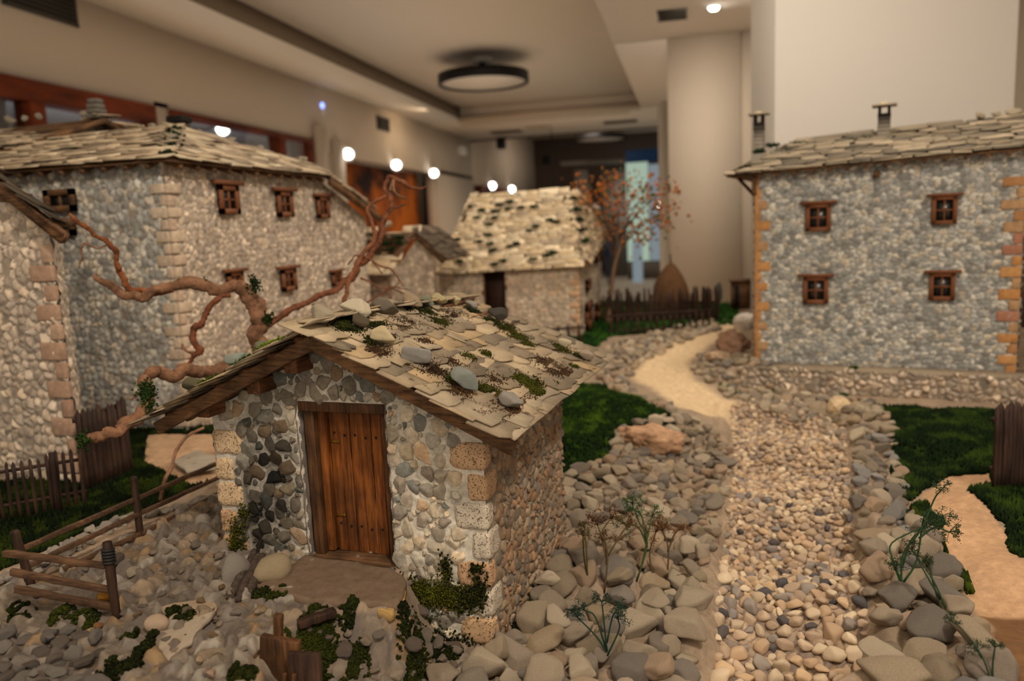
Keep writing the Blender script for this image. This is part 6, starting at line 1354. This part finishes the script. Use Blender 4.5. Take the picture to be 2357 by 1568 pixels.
# river pebbles
def shrink(poly, d): c = poly.mean(0); return c+(poly-c)*(1-d)
rb = scatter(P_BED, .0105, .025, 3000, 91, .80, grow=.5)
PCOL = [(206, 182, 152), (192, 166, 138), (176, 152, 128), (214, 192, 160), (164, 144, 124), (190, 160, 128), (150, 134, 120), (200, 170, 134)]
PC = {'pale': [(206, 182, 152), (214, 192, 160), (200, 170, 134)], 'brown': [(192, 166, 138), (176, 152, 128), (190, 160, 128)], 'grey': [(150, 138, 126), (138, 128, 120)], 'dark': [(96, 88, 86), (84, 80, 80)]}
rb = sorted(rb, key=lambda o: -(o[2]/math.hypot(o[0], o[1])**1.3))
for k, (x, y, s) in enumerate(rb[:330]):
    kind = rg.choices(['pale', 'brown', 'grey', 'dark'], [42, 40, 14, 4])[0]
    lab = {'pale': 'light cream pebble in the dry stream bed', 'brown': 'warm brownish pebble in the dry stream bed', 'grey': 'dull grey pebble in the dry stream bed', 'dark': 'dark slate-grey pebble in the dry stream bed'}[kind]
    o = put_stone('pebble', LIB_PEB[rg.randrange(14)], (x, y, gz(x, y)+s*.17), s*1.08, rg, lin(rg.choice(PC[kind]))*rg.uniform(.85, 1.12)*.95, tilt=.5); 
    zx = 'left' if (x-.02-.14*(y-1)) < .07 else 'right' if (x-.02-.14*(y-1)) > .16 else 'middle'; zy = 'nearest the bottom edge' if y < 1.10 else 'level with the large cobbles' if y < 1.28 else 'level with the umbel plants' if y < 1.55 else 'farther up the bed'
    lab = '%s %s pebble, %s of the dry stream bed, %s' % ('bigger' if s > .026 else 'smaller', {'pale': 'light cream', 'brown': 'warm brownish', 'grey': 'dull grey', 'dark': 'dark slate-grey'}[kind], zx+(' side' if zx != 'middle' else ''), zy); tag(o, lab, 'pebble', lab.replace('pebble', 'pebbles'))
mbp = MB(); D0, F0 = ICO[2]; SH = [stone_shape(400+i, 2, npl=12, p=10, flat=(1, .8, .62)) for i in range(8)]
for x, y, s in rb[330:]:
    V, F = SH[rg.randrange(8)]; a = rg.uniform(0, 6.28); c_, s_ = math.cos(a), math.sin(a); t_ = rg.uniform(-.4, .4); W = V*s*.54
    W = np.stack([W[:, 0]*c_-W[:, 1]*s_, W[:, 0]*s_+W[:, 1]*c_, W[:, 2]+W[:, 0]*t_], -1); mbp.add(W+[x, y, gz(x, y)+s*.15], F, lin(rg.choice(PCOL))*rg.uniform(.85, 1.1)*.92)
tag(mbp.build('gravel', M['pebble'], smooth=True, kind='stuff'), 'finer beige gravel filling the farther part of the dry stream bed', 'gravel')

# ================================================================== TURF AND MOSS
rt = np.random.RandomState(5)
def turf_on(poly, n, r, c1, c2, lab, sub=0, holes=(), name='grass', st=1.6):
    lo, hi = poly.min(0), poly.max(0); x = rt.uniform(lo[0], hi[0], n*3); y = rt.uniform(lo[1], hi[1], n*3); d = sdist(x, y, poly)+.012*noise2(x*28, y*28, 2); k = d < .003
    for h in holes: k &= sdist(x, y, h) > 0
    x, y = x[k][:n], y[k][:n]; P = np.stack([x, y, gzs(x, y)+rt.uniform(0, r*1.2, len(x))], -1)
    b = sst(.05, .55, noise2(x*16, y*16, 44))*.55+sst(.25, .6, noise2(x*45, y*45, 45))*.6
    m = MB(); crumbs(m, P, r*rt.uniform(.5, 1.3, len(P)), c1, c2, rt, sub=sub, stretch=st, bright=b); return tag(m.build(name, M['moss'], kind='stuff'), lab, 'grass')
G1, G2 = (14, 22, 10), (50, 62, 16)
turf_on(P_LAWNL, 34000, .0032, G1, G2, 'dark green mossy turf on the left between the picket fence and rail fence', holes=(P_PATHL,))
turf_on(P_LAWNM, 24000, .0036, (18, 34, 12), (60, 84, 18), 'dark green turf in the middle between the hut and the brown boulder', holes=(P_PILE,))
turf_on(P_LAWNR, 34000, .0040, (15, 27, 12), (46, 62, 18), 'dark green turf on the right below the tall grey house')
turf_on(P_LAWNR2, 8000, .0036, (16, 30, 12), (66, 76, 20), 'narrow strip of turf between the right bank and sandy path', holes=(P_RB,))
turf_on(P_LAWNB, 14000, .006, (24, 50, 20), (60, 100, 30), 'far green turf in front of the stake fence and haystack')
def moss_patch(spots, lab, c1=(18, 20, 10), c2=(62, 68, 20), r=.0019, name='moss'):
    P = []
    for x, y, s, n in spots:
        c = gpx(x, y); q = rt.normal(0, 1, (int(n*1.5), 2))*s; q = q[((q**2).sum(1) < (1.45*s)**2) & (noise2((c[0]+q[:, 0])*90, (c[1]+q[:, 1])*90, 9) > -.35)]; n = len(q); X = c[0]+q[:, 0]; Yv = c[1]+q[:, 1]*1.3; P.append(np.stack([X, Yv, gzs(X, Yv)+rt.uniform(-.001, .006, n)*np.exp(-(q**2).sum(1)/s**2/2)+.001], -1))
    P = np.concatenate(P); m = MB(); crumbs(m, P, r*rt.uniform(.5, 1.3, len(P)), c1, c2, rt); tag(m.build(name, M['moss'], kind='stuff'), lab, 'moss')
moss_patch([(425, 1425, .009, 700), (400, 1412, .006, 300), (440, 1455, .005, 150)], 'green moss growing round the cream stone on the terrace')
moss_patch([(345, 1478, .006, 400), (300, 1470, .006, 300), (330, 1500, .006, 300)], 'bright green moss tuft below the tilted slab')
moss_patch([(140, 1415, .010, 500), (195, 1420, .010, 700), (50, 1410, .010, 500), (35, 1400, .006, 200)], 'dark moss between slabs in front of the stick gate')
moss_patch([(300, 1540, .012, 900), (260, 1560, .010, 500)], 'dark moss cushion at the bottom left of the sluice')
moss_patch([(555, 1545, .010, 700), (570, 1560, .008, 300)], 'dark moss cushion touching the left side of the sluice')
moss_patch([(700, 1450, .012, 1400), (740, 1430, .012, 1400), (680, 1455, .008, 500), (800, 1430, .008, 600), (760, 1480, .012, 1000), (820, 1480, .010, 900), (800, 1530, .010, 700), (780, 1550, .010, 700), (810, 1410, .006, 300)], 'dark and lime green moss in the hollow below the doorstep')
moss_patch([(950, 1460, .014, 2200), (990, 1500, .014, 1500), (920, 1500, .010, 900), (1040, 1500, .010, 700)], 'thick dark moss at the front foot of the hut, right of the doorstep')
moss_patch([(1140, 1500, .009, 900), (1165, 1510, .007, 400), (1180, 1440, .012, 900), (1240, 1340, .014, 1200), (1215, 1400, .010, 700), (1250, 1290, .010, 500)], 'dark moss in the gap between the hut side wall and cobbles')
moss_patch([(1340, 1170, .010, 700)], 'moss tuft among the cobbles halfway up the heap')
moss_patch([(1690, 900, .016, 700), (1665, 895, .01, 300), (1790, 905, .012, 400), (1940, 905, .010, 400), (1965, 885, .012, 500), (1945, 950, .010, 300), (1680, 800, .008, 200)], 'scattered green moss tufts among stones below the tall grey house', c2=(60, 120, 30), r=.0034)
moss_patch([(600, 1370, .008, 500), (640, 1375, .010, 600)], 'thin green moss along the left front edge of the doorstep')

slab('stone_slab', [(395, 1060), (455, 1035), (498, 1050), (495, 1075), (430, 1085)], .878, .006, (170, 158, 140), 'flat pale slab on the bare ground behind the hut, beyond the rail fence', seed=21)
# ================================================================== PLANTS
def sprig(pix, lab, seed, cg, cl, spread=1.0, base=None):
    """pix: list of stems, each a list of pixels from base to tip; little umbels on every tip"""
    rg = random.Random(seed); b = gpx(*pix[0][0]) if base is None else np.array(base); n_ = unit([b[0], b[1], 0])
    t = thing('dried_umbel_plant', b, lab, 'plant'); stem = MB(); leaf = MB(); D = (b-CAM)@fw; px = D/FPX
    def pt(x, y, dd=0):
        d = ray(x, y); tt = ((b-CAM)@n_+dd)/(d@n_); return CAM+d*tt
    for L in pix:
        dd = 0; P = []
        for i, (x, y) in enumerate(L): P.append(pt(x, y, dd)); dd += rg.uniform(-.006, .006)
        tube(stem, P, [2.4*px*(1-.5*i/len(P)) for i in range(len(P))], 6, 4, rough=.1, seed=seed, col=lin(cg))
        tip = P[-1]; dirm = unit(P[-1]-P[-2]); R0 = rg.uniform(22, 36)*px*spread
        for k in range(rg.randint(10, 14)):
            v = unit(dirm*rg.uniform(.2, 1.1)+np.array([rg.gauss(0, .7), rg.gauss(0, .7), rg.gauss(0, .45)])); e = tip+v*R0*rg.uniform(.5, 1.1); mid = tip+v*R0*.5+Z_*R0*.08
            tube(stem, [tip, mid, e], [.7*px, .6*px, .5*px], 4, 2, col=lin(cl)*.9)
            for j in range(rg.randint(5, 9)):
                w_ = unit(v*.5+np.array([rg.gauss(0, 1), rg.gauss(0, 1), rg.gauss(0, 1)])); e2 = e+w_*R0*rg.uniform(.12, .36); tube(stem, [e, e2], [.45*px, .4*px], 3, 1, col=lin(cl))
                for q_ in range(2):
                    V, F = ICO[1]; leaf.add(V*px*rg.uniform(.7, 1.6)*np.array([1, 1, .8])+e2+np.array([rg.gauss(0, 1) for _ in range(3)])*px*2.2, F, lin(cl)*rg.uniform(.7, 1.3))
    stem.build('stems', M['plant'], t, smooth=True); leaf.build('leaves', M['plant'], t)
GRN, DG, OLV, BRN = (50, 70, 40), (46, 72, 46), (84, 78, 40), (92, 62, 38)
sprig([[(1397, 1500), (1390, 1430), (1385, 1385)], [(1394, 1490), (1370, 1420), (1345, 1405)], [(1397, 1480), (1410, 1420), (1425, 1400)], [(1396, 1500), (1372, 1465), (1330, 1422)], [(1398, 1510), (1425, 1450), (1422, 1425)]], 'dark green feathery plant nearest the front, among big cobbles', 1, (34, 58, 44), (34, 56, 42), .8, base=gpx(1397, 1550))
sprig([[(1358, 1350), (1345, 1290), (1342, 1235)], [(1352, 1330), (1350, 1270), (1345, 1215)]], 'brownish umbel plant furthest left, close to the hut side wall', 2, OLV, (90, 74, 44), .75)
sprig([[(1391, 1365), (1398, 1270), (1375, 1210)], [(1397, 1290), (1385, 1230), (1405, 1195)], [(1399, 1280), (1420, 1245), (1440, 1215)], [(1396, 1300), (1395, 1260), (1390, 1245)]], 'tall brown-headed umbel plant, second from the hut side wall', 3, (96, 78, 52), (88, 60, 36), 1.0)
sprig([[(1465, 1340), (1490, 1250), (1470, 1200), (1455, 1160)], [(1478, 1300), (1492, 1230), (1500, 1190)], [(1490, 1260), (1470, 1215), (1435, 1205)], [(1488, 1260), (1478, 1190), (1460, 1175)]], 'tall green umbel plant leaning right, behind the brown-headed ones', 4, (70, 84, 50), (58, 82, 44), 1.0)
sprig([[(1512, 1352), (1495, 1280), (1510, 1225)], [(1536, 1330), (1538, 1262), (1525, 1222)], [(1537, 1270), (1550, 1235), (1560, 1222)]], 'rusty-headed umbel plant nearest the stream bed on the heap', 5, (90, 74, 48), (104, 68, 36), 1.0)
sprig([[(1535, 1350), (1560, 1325), (1590, 1330), (1595, 1350)], [(1535, 1352), (1575, 1320), (1600, 1345)]], 'withered umbel plant bent down over a cobble at the heap edge', 6, (90, 74, 52), (96, 76, 48), .8)
sprig([[(2076, 1375), (2078, 1280), (2120, 1220), (2150, 1150), (2165, 1130)], [(2076, 1350), (2055, 1290), (2053, 1250), (2120, 1215)], [(2080, 1340), (2110, 1290), (2130, 1180), (2165, 1190)], [(2078, 1300), (2100, 1240), (2140, 1210)], [(2080, 1345), (2062, 1310)], [(2115, 1240), (2150, 1215), (2185, 1225)]], 'tall green umbel plant growing from the top of the right bank', 7, (50, 76, 46), (48, 68, 40), .9)
sprig([[(2185, 1420), (2150, 1340), (2110, 1280)], [(2170, 1410), (2150, 1350), (2140, 1300)], [(2165, 1380), (2130, 1320), (2100, 1265)]], 'thin green umbel plant leaning left on the right bank', 8, (54, 70, 46), (52, 60, 36), .8)
sprig([[(2285, 1580), (2260, 1510), (2215, 1450), (2190, 1430)], [(2285, 1570), (2285, 1530), (2290, 1490)], [(2260, 1515), (2250, 1500)]], 'low green umbel plant at the bottom right over the largest bank stone', 9, (48, 66, 44), (50, 62, 40), .8)
# far tree with orange leaves
tq = onz(1400, 745, .85); T2 = thing('autumn_tree', tq, 'blurred slender tree with sparse orange and green leaves beyond the hipped house', 'tree'); DT = (tq-CAM)@fw
rg = random.Random(77); st = MB(); lf = MB()
def tp(x, y, d=0): return atd(x, y, DT+d)
tube(st, [tq, tp(1405, 680), tp(1415, 610), tp(1430, 560), tp(1432, 510)], [.014, .012, .010, .007, .004], 8, 4, rough=.1, col=lin((120, 92, 70)))
tips = [(1345, 480), (1370, 440), (1400, 430), (1440, 425), (1480, 450), (1520, 445), (1500, 500), (1460, 500), (1390, 500), (1350, 520), (1525, 490), (1420, 470), (1480, 540), (1380, 545), (1330, 455)]
for x, y in tips:
    d = rg.uniform(-.15, .15); a = tp(1418+rg.uniform(-6, 12), rg.uniform(520, 600)); e = tp(x, y, d); mid = (a+e)/2+Z_*.02; tube(st, [a, mid, e], [.005, .0035, .002], 5, 4, rough=.1, col=lin((84, 64, 48)))
    for _ in range(60):
        p = e+np.array([rg.gauss(0, .05), rg.gauss(0, .06), rg.gauss(0, .045)]); c = rg.choice([(176, 96, 40), (150, 84, 40), (190, 120, 60), (90, 96, 50), (120, 76, 44)]); V, F = ICO[1]; s = rg.uniform(.006, .013)
        ax_ = unit([rg.gauss(0, 1), rg.gauss(0, 1), rg.gauss(0, 1)]); W = V*s; W = W-np.outer(W@ax_, ax_)*.75; lf.add(W+p, F, lin(c))
st.build('trunk', M['plant'], T2, smooth=True); lf.build('leaves', M['plant'], T2)
